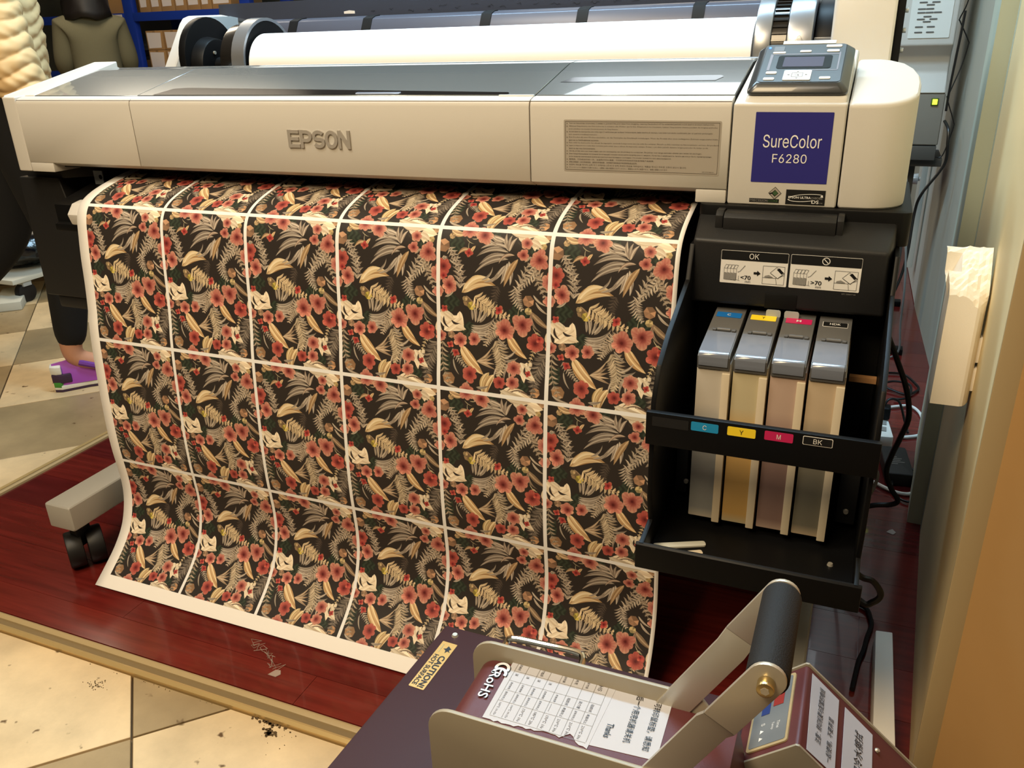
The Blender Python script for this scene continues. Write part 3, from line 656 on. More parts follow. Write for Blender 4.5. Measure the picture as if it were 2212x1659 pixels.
# maintenance notice sticker
m = MB(); m.slab(FF, rrect(0.3645, 0.8265, 0.589, 0.899, 0.002), 0.0004, 0)
for a in ((0.367, 0.829, 0.367, 0.8965), (0.5865, 0.829, 0.5865, 0.8965), (0.367, 0.829, 0.5865, 0.829), (0.367, 0.8965, 0.5865, 0.8965)): m.line(FF, *a, 0.0005, 1)
notes = ['Turn on the printer once every 2 weeks to prevent the print head from clogging. Leaving the product off for extended periods could lead to product malfunction.',
 "Allumez l'imprimante une fois toutes les 2 semaines afin d'éviter que la tête d'impression ne s'encrasse. Laisser l'imprimante éteinte pendant de longues périodes",
 "~peut entraîner un mauvais fonctionnement de l'imprimante.",
 'Accendere la stampante una volta ogni 2 settimane per evitare l\'intasamento della testina di stampa. Lasciare il prodotto inutilizzato per un periodo prolungato',
 '~può causarne il malfunzionamento.',
 'Den Drucker alle zwei Wochen einschalten, um das Verstopfen des Druckkopfs vorzubeugen. Wenn das Produkt über einen verlängerten Zeitraum ausgeschaltet bleibt,',
 '~kann es zu Fehlfunktionen kommen.',
 'Para evitar la obstrucción del cabezal de impresión, encienda la impresora una vez cada dos semanas. Hacerlo podría ocasionar un funcionamiento erróneo del producto.',
 'Ligue a impressora a cada duas semanas para evitar que a cabeça de impressão entupa. Deixar o produto parado durante longos períodos de tempo pode',
 '~levar ao seu mau funcionamento.',
 'Zet de printer eens per twee weken aan om verstopping van de printkop te voorkomen. De printer voor lange perioden uitlaten kan leiden tot storingen.',
 'Для предотвращения засорения печатающей головки включайте принтер раз в 2 недели. Качество и надёжность печати не могут быть гарантированы,',
 '~если принтер длительное время находится в выключенном состоянии. Это может привести к его неисправности.',
 '每两周，打印机应开机一次，以避免打印头堵塞。打印机长时间关闭可能会导致产品故障。',
 '請每2周開啟一次印表機電源，避免印字頭阻塞。長時間不使用產品可能會導致產品故障。',
 '프린터 헤드를 막히지 않게 하기 위해서는 2주에 한 번씩 프린터 전원을 켜주십시오. 제품을 장시간 꺼두면 고장의 원인이 됩니다.',
 'プリントヘッドの目詰まりを防ぐために、2週間に1度は電源を入れてください。電源を入れずに放置すると、故障の原因となります。']
wid = [0.207, 0.211, 0.073, 0.205, 0.043, 0.213, 0.045, 0.215, 0.200, 0.040, 0.192, 0.206, 0.150, 0.126, 0.102, 0.172, 0.146]
yy = 0.8928
for t_, w_ in zip(notes, wid):
    if not t_.startswith('~'):
        m.rect(FF, 0.3690, yy + 0.0004, 0.3702, yy + 0.0016, 1, 0.0007)
    m.text(FF, t_.lstrip('~'), 0.3725, yy, w_, 0.0023, 1, 0.0007, res=1); yy -= 0.00385
m.text(FF, 'UPC 158 888 01', 0.566, 0.8305, 0.016, 0.0014, 1, 0.0007, res=1)
m.build('maintenance_notice', ['silver_sticker', 'ink_text'], P, smooth=False)
# blue model plate and the two badges
m = MB(); m.slab(FF, rrect(0.6325, 0.8205, 0.7295, 0.911, 0.001), 0.0004, 0)
m.text(FF, 'SureColor', 0.6445, 0.866, 0.0735, 0.0165, 1, res=4); m.text(FF, 'F6280', 0.658, 0.8465, 0.0435, 0.0115, 1, res=4)
m.build('model_plate', ['blue_sticker', 'print_white'], P, smooth=False)
m = MB(); m.slab(FF, [(0.6325, 0.7935), (0.6715, 0.7935), (0.6715, 0.7985), (0.6325, 0.7985)], 0.0004, 0)
def diamond(cx, cz, r): return [(cx, cz - r), (cx + r, cz), (cx, cz + r), (cx - r, cz)]
m.poly(FF, diamond(0.6655, 0.8065, 0.0085), 0, 0.0005); m.poly(FF, diamond(0.6655, 0.8065, 0.0076), 2, 0.0007); m.poly(FF, diamond(0.6655, 0.8065, 0.0046), 0, 0.0009); m.poly(FF, diamond(0.6658, 0.8066, 0.0036), 4, 0.0011)
m.poly(FF, [(0.6575, 0.8061), (0.6585, 0.8051), (0.6630, 0.8062), (0.6615, 0.8075)], 0, 0.0012)
m.text(FF, 'PRECISION', 0.6333, 0.7945, 0.0235, 0.003, 3, res=2); m.text(FF, 'CORE', 0.6577, 0.7945, 0.0125, 0.003, 4, bold=0.02, res=2)
m.build('precision_badge', ['print_black', 'print_white', 'silver_sticker', 'print_grey', 'green_print'], P, smooth=False)
m = MB(); m.slab(FF, [(0.680, 0.7925), (0.7300, 0.7925), (0.7300, 0.812), (0.680, 0.812)], 0.0004, 0)
m.text(FF, 'EPSON ULTRA', 0.6835, 0.8005, 0.0285, 0.003, 1, bold=0.012); m.text(FF, 'CHROME', 0.7125, 0.8003, 0.0145, 0.0029, 2)
m.text(FF, 'DS', 0.7135, 0.7945, 0.009, 0.0045, 1, bold=0.012); m.text(FF, 'ink', 0.7235, 0.7948, 0.004, 0.0016, 2)
pts = [(0.7050 + 0.0225 * math.cos(a) , 0.8022 + 0.0042 * math.sin(a) + 0.0022 * math.cos(a)) for a in np.linspace(0.2, 2.75, 22)]
for a, b in zip(pts[:-1], pts[1:]): m.line(FF, *a, *b, 0.0006, 1)
pts = [(0.7050 + 0.0225 * math.cos(a) , 0.8022 + 0.0052 * math.sin(a) + 0.0022 * math.cos(a)) for a in np.linspace(3.3, 5.1, 18)]
for a, b in zip(pts[:-1], pts[1:]): m.line(FF, *a, *b, 0.0007, 1)
m.poly(FF, [(0.7275, 0.8030), (0.7235, 0.8035), (0.7262, 0.8062)], 1); m.poly(FF, [(0.6825, 0.7992), (0.6855, 0.7975), (0.6845, 0.7992)], 1)
m.build('ink_badge', ['print_black', 'print_white', 'print_grey'], P, smooth=False)
# control panel on its pedestal
MB().add([(0.614, 0.061, 0.916), (0.748 - 0.005, 0.061, 0.916), (0.743, 0.22, 0.955), (0.612, 0.22, 0.955), (0.618, 0.068, 0.929), (0.7425, 0.068, 0.929), (0.7415, 0.20, 0.972), (0.617, 0.20, 0.972)],
         [(0, 3, 2, 1), (4, 5, 6, 7), (0, 1, 5, 4), (1, 2, 6, 5), (2, 3, 7, 6), (3, 0, 4, 7)]).build('panel_pedestal', 'offwhite', P, bevel=0.004, seg=3)
CF = Face((0.6165, 0.070, 0.9305), (1, 0, 0), (0, 0.118, 0.052))   # panel frame: x 0..0.125, y 0..0.135
m = MB(); o_ = rrect(0, 0, 0.1255, 0.125, 0.008, 4); i_ = rrect(0.010, 0.010, 0.1155, 0.118, 0.006, 4); n = len(o_)
m.add([CF.p(x, y, 0.0) for x, y in o_] + [CF.p(x, y, 0.004) for x, y in o_] + [CF.p(x, y, 0.0125) for x, y in i_],
      [tuple(range(n))[::-1]] + [(i, (i + 1) % n, n + (i + 1) % n, n + i) for i in range(n)] + [(n + i, n + (i + 1) % n, 2 * n + (i + 1) % n, 2 * n + i) for i in range(n)] + [tuple(range(2 * n, 3 * n))])
cp = m.build('control_panel', 'panel_rim', P, bevel=0.0008, seg=1, angle=50)
L0 = 0.0126
MB().slab(CF, rrect(0.0115, 0.0115, 0.114, 0.1165, 0.005), 0.0006, 0, L0).build('panel_face', 'panel_grey', cp)
MB().slab(CF, rrect(0.0305, 0.047, 0.0995, 0.083, 0.004), 0.0006, 0, L0 + 0.0006).build('screen_bezel', 'screen_dark', cp)
MB().slab(CF, rrect(0.0385, 0.051, 0.0895, 0.078, 0.001), 0.0005, 0, L0 + 0.0011).build('screen', 'screen', cp)
m = MB(); m.line(CF, 0.021, 0.042, 0.021, 0.088, 0.0035, 0, L0 + 0.0009); m.line(CF, 0.02, 0.0875, 0.108, 0.0875, 0.0022, 0, L0 + 0.0009); m.line(CF, 0.108, 0.044, 0.108, 0.092, 0.0018, 0, L0 + 0.0009); m.line(CF, 0.06, 0.0425, 0.108, 0.0425, 0.0016, 0, L0 + 0.0009)
m.build('protective_film_edge', 'film', cp)
for x0, y0, x1, y1 in ((0.021, 0.0895, 0.038, 0.0945), (0.056, 0.0925, 0.071, 0.0975), (0.0885, 0.106, 0.1085, 0.1125), (0.0905, 0.0925, 0.1065, 0.0985), (0.0195, 0.032, 0.0335, 0.0385), (0.0185, 0.0155, 0.0325, 0.022), (0.088, 0.0175, 0.102, 0.0235)):
    MB().slab(CF, rrect(x0, y0, x1, y1, 0.0018), 0.0012, 0, L0 + 0.0005).build('button', 'button', cp, bevel=0.0004, seg=1)
b_ = MB().slab(CF, rrect(0.0215, 0.0965, 0.035, 0.110, 0.001), 0.0008, 0, L0 + 0.0005).build('power_button', 'grey_plastic', cp)
MB().slab(CF, arc(0.0155, 0.1065, 0.0017, 0, 330, 10), 0.001, 0, L0 + 0.0005).build('power_light', 'blue_led', cp)
m = MB(); m.slab(CF, rrect(0.043, 0.0145, 0.0775, 0.0405, 0.002), 0.0014, 0, L0 + 0.0005)
for x0, y0, x1, y1 in ((0.0535, 0.0225, 0.067, 0.0228), (0.0535, 0.0325, 0.067, 0.0328), (0.0535, 0.0225, 0.0535, 0.0328), (0.067, 0.0225, 0.067, 0.0328)): m.line(CF, x0, y0, x1, y1 + .00001, 0.0006, 1, L0 + 0.0021)
m.text(CF, 'OK', 0.0575, 0.0255, 0.0055, 0.004, 1, L0 + 0.0021)
for q in ([(0.0603, 0.0375), (0.0622, 0.0352), (0.0584, 0.0352)], [(0.0603, 0.0175), (0.0584, 0.0198), (0.0622, 0.0198)], [(0.047, 0.0276), (0.0505, 0.0262), (0.0505, 0.029)], [(0.0738, 0.0276), (0.0703, 0.0262), (0.0703, 0.029)]): m.poly(CF, q, 1, L0 + 0.0021)
m.build('arrow_pad', ['button', 'ink_text'], cp, smooth=False)
MB().slab(CF, rrect(0.031, 0.1165, 0.100, 0.1255, 0.001), 0.0016, 0, 0.0128).build('light_bar', 'button', cp, bevel=0.0005)
# under the body: dark chassis, exit slot, ribs
MB().box(-0.70, 0.60, 0.0845, 0.42, 0.798, 0.808).build('chassis_underside', 'black_matt', P)
MB().box(-0.69, 0.56, 0.22, 0.40, 0.755, 0.789).build('platen', 'black_plastic', P)
m = MB()
for k in range(56): m.box(-0.55 + k * 0.0198, -0.546 + k * 0.0198, 0.10, 0.21, 0.7945, 0.7985)
m.build('pressure_fingers', 'black_plastic', P)
MB().px([(0.012, 0.738), (0.05, 0.752), (0.22, 0.785), (0.22, 0.755), (0.06, 0.70), (0.012, 0.71)], -0.545, 0.545).build('paper_guide', 'black_plastic', P, bevel=0.003)
MB().px([(0.004, 0.705), (-0.002, 0.725), (0.014, 0.743), (0.035, 0.747), (0.05, 0.72), (0.03, 0.70)], -0.603, -0.573).build('guide_roller_end', 'white_plastic', P, bevel=0.003)
MB().px([(0.02, 0.687), (0.02, 0.70), (0.028, 0.702), (0.028, 0.736), (0.24, 0.79), (0.24, 0.70)], -0.668, -0.604).build('guide_bracket', 'black_plastic', P, bevel=0.002)
br = MB().box(-0.652, -0.628, 0.12, 0.1225, 0.745, 0.786).build('hole_bracket', 'pale_metal', P, bevel=0.0008)
for x, z in ((-0.634, 0.774), (-0.645, 0.753)): MB().cyl((x, 0.1215, z), (x, 0.1196, z), 0.0045, n=14).build('hole', 'black_matt', br)
# left leg cover, legs, feet, casters
MB().add([(-0.818, 0.105, 0.798), (-0.724, 0.105, 0.798), (-0.640, 0.175, 0.798), (-0.818, 0.34, 0.798), (-0.822, 0.105, 0.77), (-0.724, 0.105, 0.77), (-0.640, 0.175, 0.77), (-0.822, 0.34, 0.77)],
         [(0, 3, 2, 1), (4, 5, 6, 7), (0, 1, 5, 4), (1, 2, 6, 5), (2, 3, 7, 6), (3, 0, 4, 7)]).build('leg_cap', 'dark_plastic', P, bevel=0.003)
prof = [(-0.828, 0.77), (-0.724, 0.77), (-0.686, 0.70), (-0.662, 0.52), (-0.842, 0.52)]
prof = [(0.095, 0.775), (0.095, 0.525), (0.105, 0.512), (0.34, 0.512), (0.34, 0.775)]
MB().add([(-0.835, 0.095, 0.772), (-0.722, 0.095, 0.772), (-0.722, 0.34, 0.772), (-0.835, 0.34, 0.772), (-0.840, 0.095, 0.52), (-0.667, 0.095, 0.52), (-0.66, 0.34, 0.52), (-0.840, 0.34, 0.52)],
         [(0, 1, 2, 3), (4, 7, 6, 5), (0, 4, 5, 1), (1, 5, 6, 2), (2, 6, 7, 3), (3, 7, 4, 0)]).build('leg_cover', 'dark_plastic', P, bevel=0.004, seg=3)
MB().box(-0.815, -0.66, 0.10, 0.33, 0.492, 0.521).build('leg_cover_base', 'dark_plastic', P, bevel=0.006)
for x in (-0.655, 0.749):
    MB().box(x - 0.03, x + 0.03, 0.22, 0.34, 0.15, 0.80).build('leg', 'dark_plastic', P, bevel=0.003)
    MB().box(x - 0.0345, x + 0.0345, -0.145, 0.76, 0.105, 0.1615).build('foot_beam', 'foot_grey', P, bevel=0.006, seg=3)
    for y in (-0.105, 0.70):
        ca = MB().cyl((x - 0.0, y, 0.105), (x, y, 0.09), 0.018).box(x - 0.010, x + 0.010, y - 0.02, y + 0.015, 0.05, 0.092).build('caster', 'black_plastic', P, bevel=0.002)
        ax, ay = (0.57, 0.82) if x < 0 and y < 0 else (1.0, 0.0)
        for sx in (-1, 1):
            MB().cyl((x + sx * 0.004 * ax, y + sx * 0.004 * ay, 0.04), (x + sx * 0.036 * ax, y + sx * 0.036 * ay, 0.04), 0.0395, n=28).build('wheel', 'wheel', ca, bevel=0.005)
MB().box(-0.65, 0.70, 0.26, 0.31, 0.20, 0.25).build('cross_bar', 'dark_plastic', P, bevel=0.004)
# ink supply unit
MB().pz(rrect(0.566, 0.05, 0.838, 0.30, 0.012), 0.745, 0.7895).build('ink_unit_housing', 'black_plastic', P, bevel=0.002)
MB().add([(0.567, 0.0, 0.664), (0.8195, 0.0, 0.664), (0.830, 0.06, 0.655), (0.560, 0.06, 0.655), (0.571, 0.0, 0.752), (0.816, 0.0, 0.748), (0.822, 0.05, 0.775), (0.568, 0.05, 0.775), (0.824, 0.16, 0.775), (0.566, 0.16, 0.775), (0.83, 0.16, 0.655), (0.56, 0.16, 0.655)],
         [(0, 1, 5, 4), (4, 5, 6, 7), (7, 6, 8, 9), (0, 4, 7, 3), (1, 2, 6, 5), (3, 7, 9, 11), (2, 10, 8, 6), (0, 3, 2, 1), (3, 11, 10, 2), (9, 8, 10, 11)]).build('ink_cover', 'dark_plastic', P, bevel=0.0045, seg=3)
MB().box(0.671, 0.712, -0.0012, 0.012, 0.6635, 0.684).build('cover_notch', 'black_matt', P, bevel=0.001)
m = MB(); m.px([(0.022, 0.758), (0.022, 0.778), (0.030, 0.784), (0.06, 0.784), (0.06, 0.758)], 0.605, 0.749).build('cover_handle', 'dark_plastic', P, bevel=0.002)
for x0, x1 in ((0.594, 0.6045), (0.7495, 0.758)): MB().px([(0.024, 0.758), (0.024, 0.780), (0.032, 0.786), (0.06, 0.786), (0.06, 0.758)], x0, x1).build('handle_bracket', 'dark_plastic', P, bevel=0.002)
wall_prof = [(0.30, 0.745), (0.0, 0.745), (-0.02, 0.70), (-0.13, 0.66), (-0.176, 0.634), (-0.199, 0.592), (-0.201, 0.46), (-0.19, 0.42), (-0.238, 0.4135), (-0.238, 0.383), (-0.225, 0.374), (0.30, 0.374)]
for a, b in ((0.5665, 0.573), (0.823, 0.8285)): MB().px(wall_prof, a, b).build('ink_bay_side', 'black_plastic', P, bevel=0.0012)
MB().box(0.573, 0.823, 0.06, 0.30, 0.374, 0.745).build('ink_bay_back', 'black_matt', P)
MB().box(0.573, 0.823, -0.235, 0.06, 0.3745, 0.381).build('ink_tray', 'black_plastic', P)
MB().px([(-0.240, 0.376), (-0.240, 0.411), (-0.236, 0.414), (-0.232, 0.411), (-0.228, 0.380), (-0.228, 0.374)], 0.5625, 0.8325).build('tray_lip', 'black_plastic', P, bevel=0.002)
MB().px([(-0.03, 0.381), (-0.03, 0.392), (0.06, 0.392), (0.06, 0.381)], 0.573, 0.823).build('cartridge_ledge', 'black_matt', P)
bar = MB().box(0.564, 0.8305, -0.2115, -0.203, 0.5415, 0.5855).build('holding_bar', 'black_plastic', P, bevel=0.001)
BF = Face((0, -0.2115, 0), (1, 0, 0), (0, 0, 1))
for x0, x1, z0, z1, c_, t_, tc in ((0.6195, 0.652, 0.5705, 0.5825, 'cyan', 'C', 'print_white'), (0.6625, 0.695, 0.571, 0.583, 'yellow', 'Y', 'print_black'), (0.705, 0.737, 0.572, 0.584, 'magenta', 'M', 'print_white'), (0.7475, 0.780, 0.573, 0.5845, 'print_black', 'BK', 'print_white')):
    x0 -= .0; z0 -= 0.001; z1 -= 0.0015
    m = MB()
    if t_ == 'BK': m.slab(BF, rrect(x0, z0, x1, z1, 0.0015), 0.0003, 1); m.slab(BF, rrect(x0 + .0007, z0 + .0007, x1 - .0007, z1 - .0007, 0.0012), 0.0005, 0)
    else: m.slab(BF, rrect(x0, z0, x1, z1, 0.0015), 0.0004, 0)
    cw = 0.0045 if len(t_) == 1 else 0.0095
    m.text(BF, t_, (x0 + x1 - cw) / 2, (z0 + z1) / 2 - 0.003, cw, 0.006, 1); m.build('ink_colour_label', [c_, tc], bar, smooth=False)
MB().slab(BF, rrect(0.572, 0.568, 0.6165, 0.5805, 0.001), 0.0004).build('bar_recess', 'dark_plastic', bar)
for x, y, z, ax in ((0.591, -0.0605, 0.412, 'y'), (0.8075, -0.0705, 0.412, 'y')):
    MB().cyl((x, y, z), (x, y - 0.003, z), 0.0038, 0.003, 14).build('screw', 'steel', P)
for x, y in ((0.796, -0.158), (0.60, -0.185)): MB().cyl((x, y, 0.381), (x, y, 0.384), 0.004, 0.003, 14).build('screw', 'steel', P)
MB().box(0.575, 0.592, -0.06, 0.0, 0.392, 0.465).build('valve_box', 'dark_plastic', P, bevel=0.003)
MB().box(0.795, 0.820, -0.07, 0.0, 0.392, 0.475).build('valve_box', 'dark_plastic', P, bevel=0.003)
vb = MB().box(0.791, 0.8215, -0.075, -0.045, 0.476, 0.489).build('valve_plate', 'brass_part', P, bevel=0.002)
MB().cyl((0.812, -0.0752, 0.483), (0.812, -0.0765, 0.483), 0.0045, n=14).build('dial', 'black_plastic', vb)
MB().cyl((0.8, -0.06, 0.489), (0.8, -0.06, 0.503), 0.003, n=10).build('spout', 'rail', vb)
MB().box(0.789, 0.822, -0.03, -0.02, 0.583, 0.590).build('ledge_strip', 'wood', P)
# instruction label on the ink cover
IF = Face((0, 0.0, 0.664), (1, 0, 0), (0, 0, 1)); IF = Face((0.0, -0.0001, 0.0), (1, 0, 0), (0, 0, 1))
def pict(m, x, z, k):
    # four little tanks with tinted lower halves, and a dimension line
    for i in range(4):
        q = x + i * 0.0042
        m.poly(IF, [(q, z), (q + 0.0036, z - 0.0004), (q + 0.0036, z + 0.009 + 0.0), (q, z + 0.0095)], 3, 0.0008)
        m.line(IF, q, z, q, z + 0.0155, 0.0003, 1); m.line(IF, q, z + 0.0095, q + 0.0036, z + 0.009, 0.0003, 1); m.line(IF, q, z + 0.0155, q + 0.0036, z + 0.015, 0.0003, 1)
        m.line(IF, q, z + 0.0155, q + 0.0022, z + 0.0205, 0.0003, 1); m.line(IF, q + 0.0036, z + 0.015, q + 0.006, z + 0.020, 0.0003, 1); m.line(IF, q + 0.0022, z + 0.0205, q + 0.006, z + 0.020, 0.0004, 1)
    m.line(IF, x + 0.0164, z - 0.0004, x + 0.0164, z + 0.015, 0.0003, 1); m.line(IF, x + 0.0164, z + 0.0002, x + 0.0215, z - 0.0008, 0.0003, 1); m.line(IF, x + 0.0195, z + 0.0, x + 0.0195, z + 0.006, 0.0004, 1)
    m.line(IF, x + 0.0275, z + 0.0205, x + 0.021, z + 0.012, 0.0005, 1); m.line(IF, x + 0.021, z + 0.012, x + 0.018, z + 0.011, 0.0005, 1); m.line(IF, x, z, x + 0.016, z - 0.0008, 0.0004, 1)
    x += 0.0015
    m.rect(IF, x + 0.0375, z + 0.0095, x + 0.042, z + 0.0125, 1, 0.0008); m.poly(IF, [(x + 0.042, z + 0.0072), (x + 0.0465, z + 0.011), (x + 0.042, z + 0.0148)], 1, 0.0008)
    x -= 0.0015
    a, b, c, d = x + 0.0508, z - 0.0025, x + 0.0785, z + 0.022
    for l in ((a, b, c, b), (a, d, c, d), (a, b, a, d), (c, b, c, d), (a, b + 0.0085, a + 0.017, b + 0.0085), (a + 0.017, b + 0.0085, a + 0.0185, b), (a + 0.017, b + 0.0085, c, b + 0.013)): m.line(IF, *l, 0.0004, 1)
    m.poly(IF, [(a + 0.0095, b + 0.0155), (a + 0.0175, b + 0.0235), (a + 0.0275, b + 0.016), (a + 0.0195, b + 0.0085)], 2, 0.0008)
    for l in ((a + 0.0095, b + 0.0155, a + 0.0175, b + 0.0235), (a + 0.0175, b + 0.0235, a + 0.0275, b + 0.016), (a + 0.0275, b + 0.016, a + 0.0195, b + 0.0085), (a + 0.0195, b + 0.0085, a + 0.0095, b + 0.0155)): m.line(IF, *l, 0.0005, 1, 0.001)
    m.poly(IF, [(a + 0.0175, b + 0.0205), (a + 0.021, b + 0.0225), (a + 0.0268, b + 0.0165), (a + 0.024, b + 0.0142)], 1, 0.001)
    m.poly(IF, [(a + 0.002, b + 0.0085), (a + 0.003, b + 0.011), (a + 0.008, b + 0.0125), (a + 0.014, b + 0.0095)], 3, 0.0009)
for k, (x0, x1) in enumerate(((0.6095, 0.6965), (0.6995, 0.7865))):
    m = MB(); m.slab(IF, rrect(x0, 0.6945, x1, 0.7395, 0.0012), 0.0003, 0); m.slab(IF, rrect(x0 + 0.0004, 0.7265, x1 - 0.0004, 0.7391, 0.001), 0.0005, 1)
    pict(m, x0 + 0.005, 0.6995, k)
    if k == 0: m.text(IF, 'OK', 0.6465, 0.7292, 0.0125, 0.0075, 2, 0.0008)
    else:
        pts = [(0.743 + 0.0045 * math.cos(a), 0.733 + 0.0045 * math.sin(a)) for a in np.linspace(0, 2 * PI, 25)]
        for a, b in zip(pts[:-1], pts[1:]): m.line(IF, *a, *b, 0.0010, 2)
        m.line(IF, 0.7398, 0.7362, 0.7462, 0.7298, 0.0010, 2)
    m.text(IF, ('<70', '>70')[k], x0 + 0.0272, 0.7005, 0.0135, 0.0058, 1, bold=0.015); m.text(IF, 'mm', x0 + 0.0335, 0.6965, 0.007, 0.0024, 1)
    m.build('instruction_label', ['print_white', 'print_black', 'print_white', 'print_grey'], P, smooth=False)
MB().text(IF, 'UPC 158877 00', 0.766, 0.6905, 0.017, 0.0018, 0, 0.0003, res=1).build('code_print', 'print_grey', P, smooth=False)
# rear: side covers, rollers, spindle holders, guide plates
def side_prof(y0, zt): return [(y0 - 0.015, 0.80), (y0 - 0.012, 0.90), (y0 + 0.0, 0.955), (y0 + 0.078, 1.056), (y0 + 0.092, 1.068), (y0 + 0.11, 1.073), (y0 + 0.2, 1.075), (y0 + 0.40, 1.05), (y0 + 0.43, 0.80)]
MB().px(side_prof(0.505, 0), -0.795, -0.762).build('roll_side_cover', 'white_plastic', P, bevel=0.006, seg=3)
MB().px([(y + 0.004, z - 0.004) for y, z in side_prof(0.505, 0)], -0.762, -0.742).build('side_plate', 'pale_metal', P, bevel=0.001)
MB().cyl((-0.742, 0.60, 0.975), (-0.722, 0.60, 0.975), 0.094, n=40).build('gear_cover', 'black_plastic', P, bevel=0.002)
MB().cyl((-0.722, 0.585, 0.96), (-0.69, 0.585, 0.96), 0.066, 0.06, n=40).build('spindle_cup', 'black_plastic', P, bevel=0.004)
MB().cyl((-0.690, 0.585, 0.96), (-0.535, 0.585, 0.96), 0.02, n=20).build('spindle', 'black_plastic', P)
for y, z in ((0.57, 0.99), (0.60, 0.93)): MB().cyl((-0.69, y, z), (-0.687, y, z), 0.004, n=12).build('screw', 'steel', P)
MB().cyl((-0.762, 0.565, 1.03), (-0.739, 0.565, 1.03), 0.004, n=12).build('screw', 'steel', P)
m = MB(); m.ring((-0.567, 0.575, 0.965), (1, 0, 0), 0.090, 0.0965, 0.034, n=44); m.build('roll_flange_rim', 'grey_metal', P)
MB().cyl((-0.563, 0.575, 0.965), (-0.5335, 0.575, 0.965), 0.0898, n=44).build('roll_flange', 'black_plastic', P, bevel=0.002)
MB().box(-0.592, -0.540, 0.476, 0.53, 0.86, 0.952).build('flange_base', 'grey_metal', P, bevel=0.002)
MB().cyl((-0.63, 0.60, 0.965), (-0.57, 0.60, 0.965), 0.085, n=40).build('flange_back', 'ribbed', P, bevel=0.002)
m = MB(); m.ring((0.566, 0.575, 0.965), (1, 0, 0), 0.03, 0.098, 0.028, n=48); m.build('roll_flange_rim', 'grey_metal', P, bevel=0.003)
m = MB(); m.cyl((0.594, 0.575, 0.965), (0.619, 0.575, 0.965), 0.090, n=48)
for k in range(48):
    a = 2 * PI * k / 48; m.box(0.5945, 0.6185, -0.0012, 0.0012, 0.088, 0.0925)
    for i in range(-8, 0):
        x, y, z = m.v[i]; m.v[i] = (x, 0.575 + y * math.cos(a) - z * math.sin(a), 0.965 + y * math.sin(a) + z * math.cos(a))
m.build('ribbed_knob', 'ribbed', P)
lk = MB().ring((0.621, 0.575, 0.965), (1, 0, 0), 0.03, 0.101, 0.041, n=48).build('lock_ring', 'grey_metal', P, bevel=0.003)
LKF = Face((0.642, 0.575 - 0.1012, 0.985), (1, 0, 0), (0, 0.19, 1)); m = MB()
pts = rrect(-0.0055, -0.005, 0.0055, 0.005, 0.0015, 2)
for a, b in zip(pts, pts[1:] + pts[:1]): m.line(LKF, *a, *b, 0.0006, 0, 0.002)
pts = [(0.0036 * math.cos(a), 0.005 + 0.0055 * math.sin(a)) for a in np.linspace(0, PI, 9)]
for a, b in zip(pts[:-1], pts[1:]): m.line(LKF, *a, *b, 0.0006, 0, 0.002)
m.line(LKF, 0, -0.0018, 0, 0.0015, 0.0012, 0, 0.002); m.build('lock_symbol', 'print_grey', lk)
MB().cyl((0.664, 0.59, 0.965), (0.700, 0.59, 0.965), 0.088, n=40).build('drive_cup', 'black_plastic', P, bevel=0.004)
MB().box(0.664, 0.70, 0.50, 0.52, 0.985, 0.992).build('latch_bar', 'grey_metal', P, bevel=0.001)
MB().px([(0.432, 0.80), (0.438, 0.95), (0.452, 1.10), (0.468, 1.128), (0.50, 1.135), (0.90, 1.10), (0.93, 0.80)], 0.694, 0.789).build('roll_side_cover', 'white_plastic', P, bevel=0.008, seg=3)
MB().px([(0.30, 0.80), (0.30, 0.945), (0.43, 0.93), (0.43, 0.80)], 0.694, 0.80).build('rear_cover', 'white_plastic', P, bevel=0.004)
for z in (0.97, 1.0, 1.03): MB().cyl((0.80, 0.47, z), (0.806, 0.47, z), 0.004, n=10).build('side_bolt', 'pale_metal', P)
MB().box(0.79, 0.801, 0.46, 0.80, 0.82, 1.10).build('side_frame', 'black_plastic', P)
gp = MB().px([(0.665, 0.99), (0.672, 1.03), (0.685, 1.052), (0.70, 1.057), (0.74, 1.06), (0.74, 0.99)], -0.70, 0.56).build('guide_plate', 'spindle_grey', P, bevel=0.002)
for x in (-0.535, -0.33, -0.03, 0.19, 0.43):
    MB().px([(0.6635, 1.0), (0.6705, 1.031), (0.684, 1.0535), (0.70, 1.0585), (0.72, 1.0605), (0.72, 1.0)], x - 0.012, x + 0.012).build('strap', 'black_matt', gp)
MB().px([(0.735, 1.06), (0.74, 1.10), (0.744, 1.10), (0.744, 1.06)], -0.80, 0.56).build('roll_cover', 'smoke', P)
MB().px([(0.738, 1.0835), (0.7395, 1.0865), (0.80, 1.10), (0.80, 1.09)], -0.80, 0.56).build('roll_cover_edge', 'black_plastic', P)
MB().box(-0.79, 0.70, 0.76, 0.90, 0.84, 0.98).build('rear_beam', 'black_matt', P)
MB().box(-0.79, 0.80, 0.36, 0.90, 0.80, 0.84).build('rear_base', 'black_matt', P)
MB().box(-0.70, 0.79, 0.86, 0.88, 0.36, 0.80).build('rear_light_blocker', 'black_matt', P)  # unseen panel, added to keep the rear lamp's reflection off the floor
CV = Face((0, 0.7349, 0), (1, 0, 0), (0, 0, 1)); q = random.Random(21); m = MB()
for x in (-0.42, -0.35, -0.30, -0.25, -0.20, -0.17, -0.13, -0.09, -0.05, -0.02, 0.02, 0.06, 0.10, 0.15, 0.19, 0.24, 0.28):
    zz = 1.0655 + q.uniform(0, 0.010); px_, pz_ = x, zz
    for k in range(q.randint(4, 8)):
        nx_, nz_ = px_ + q.uniform(0.001, 0.004), zz + q.uniform(-0.003, 0.003); m.line(CV, px_, pz_, nx_, nz_, 0.0007, 0, 0.0003); px_, pz_ = nx_, nz_
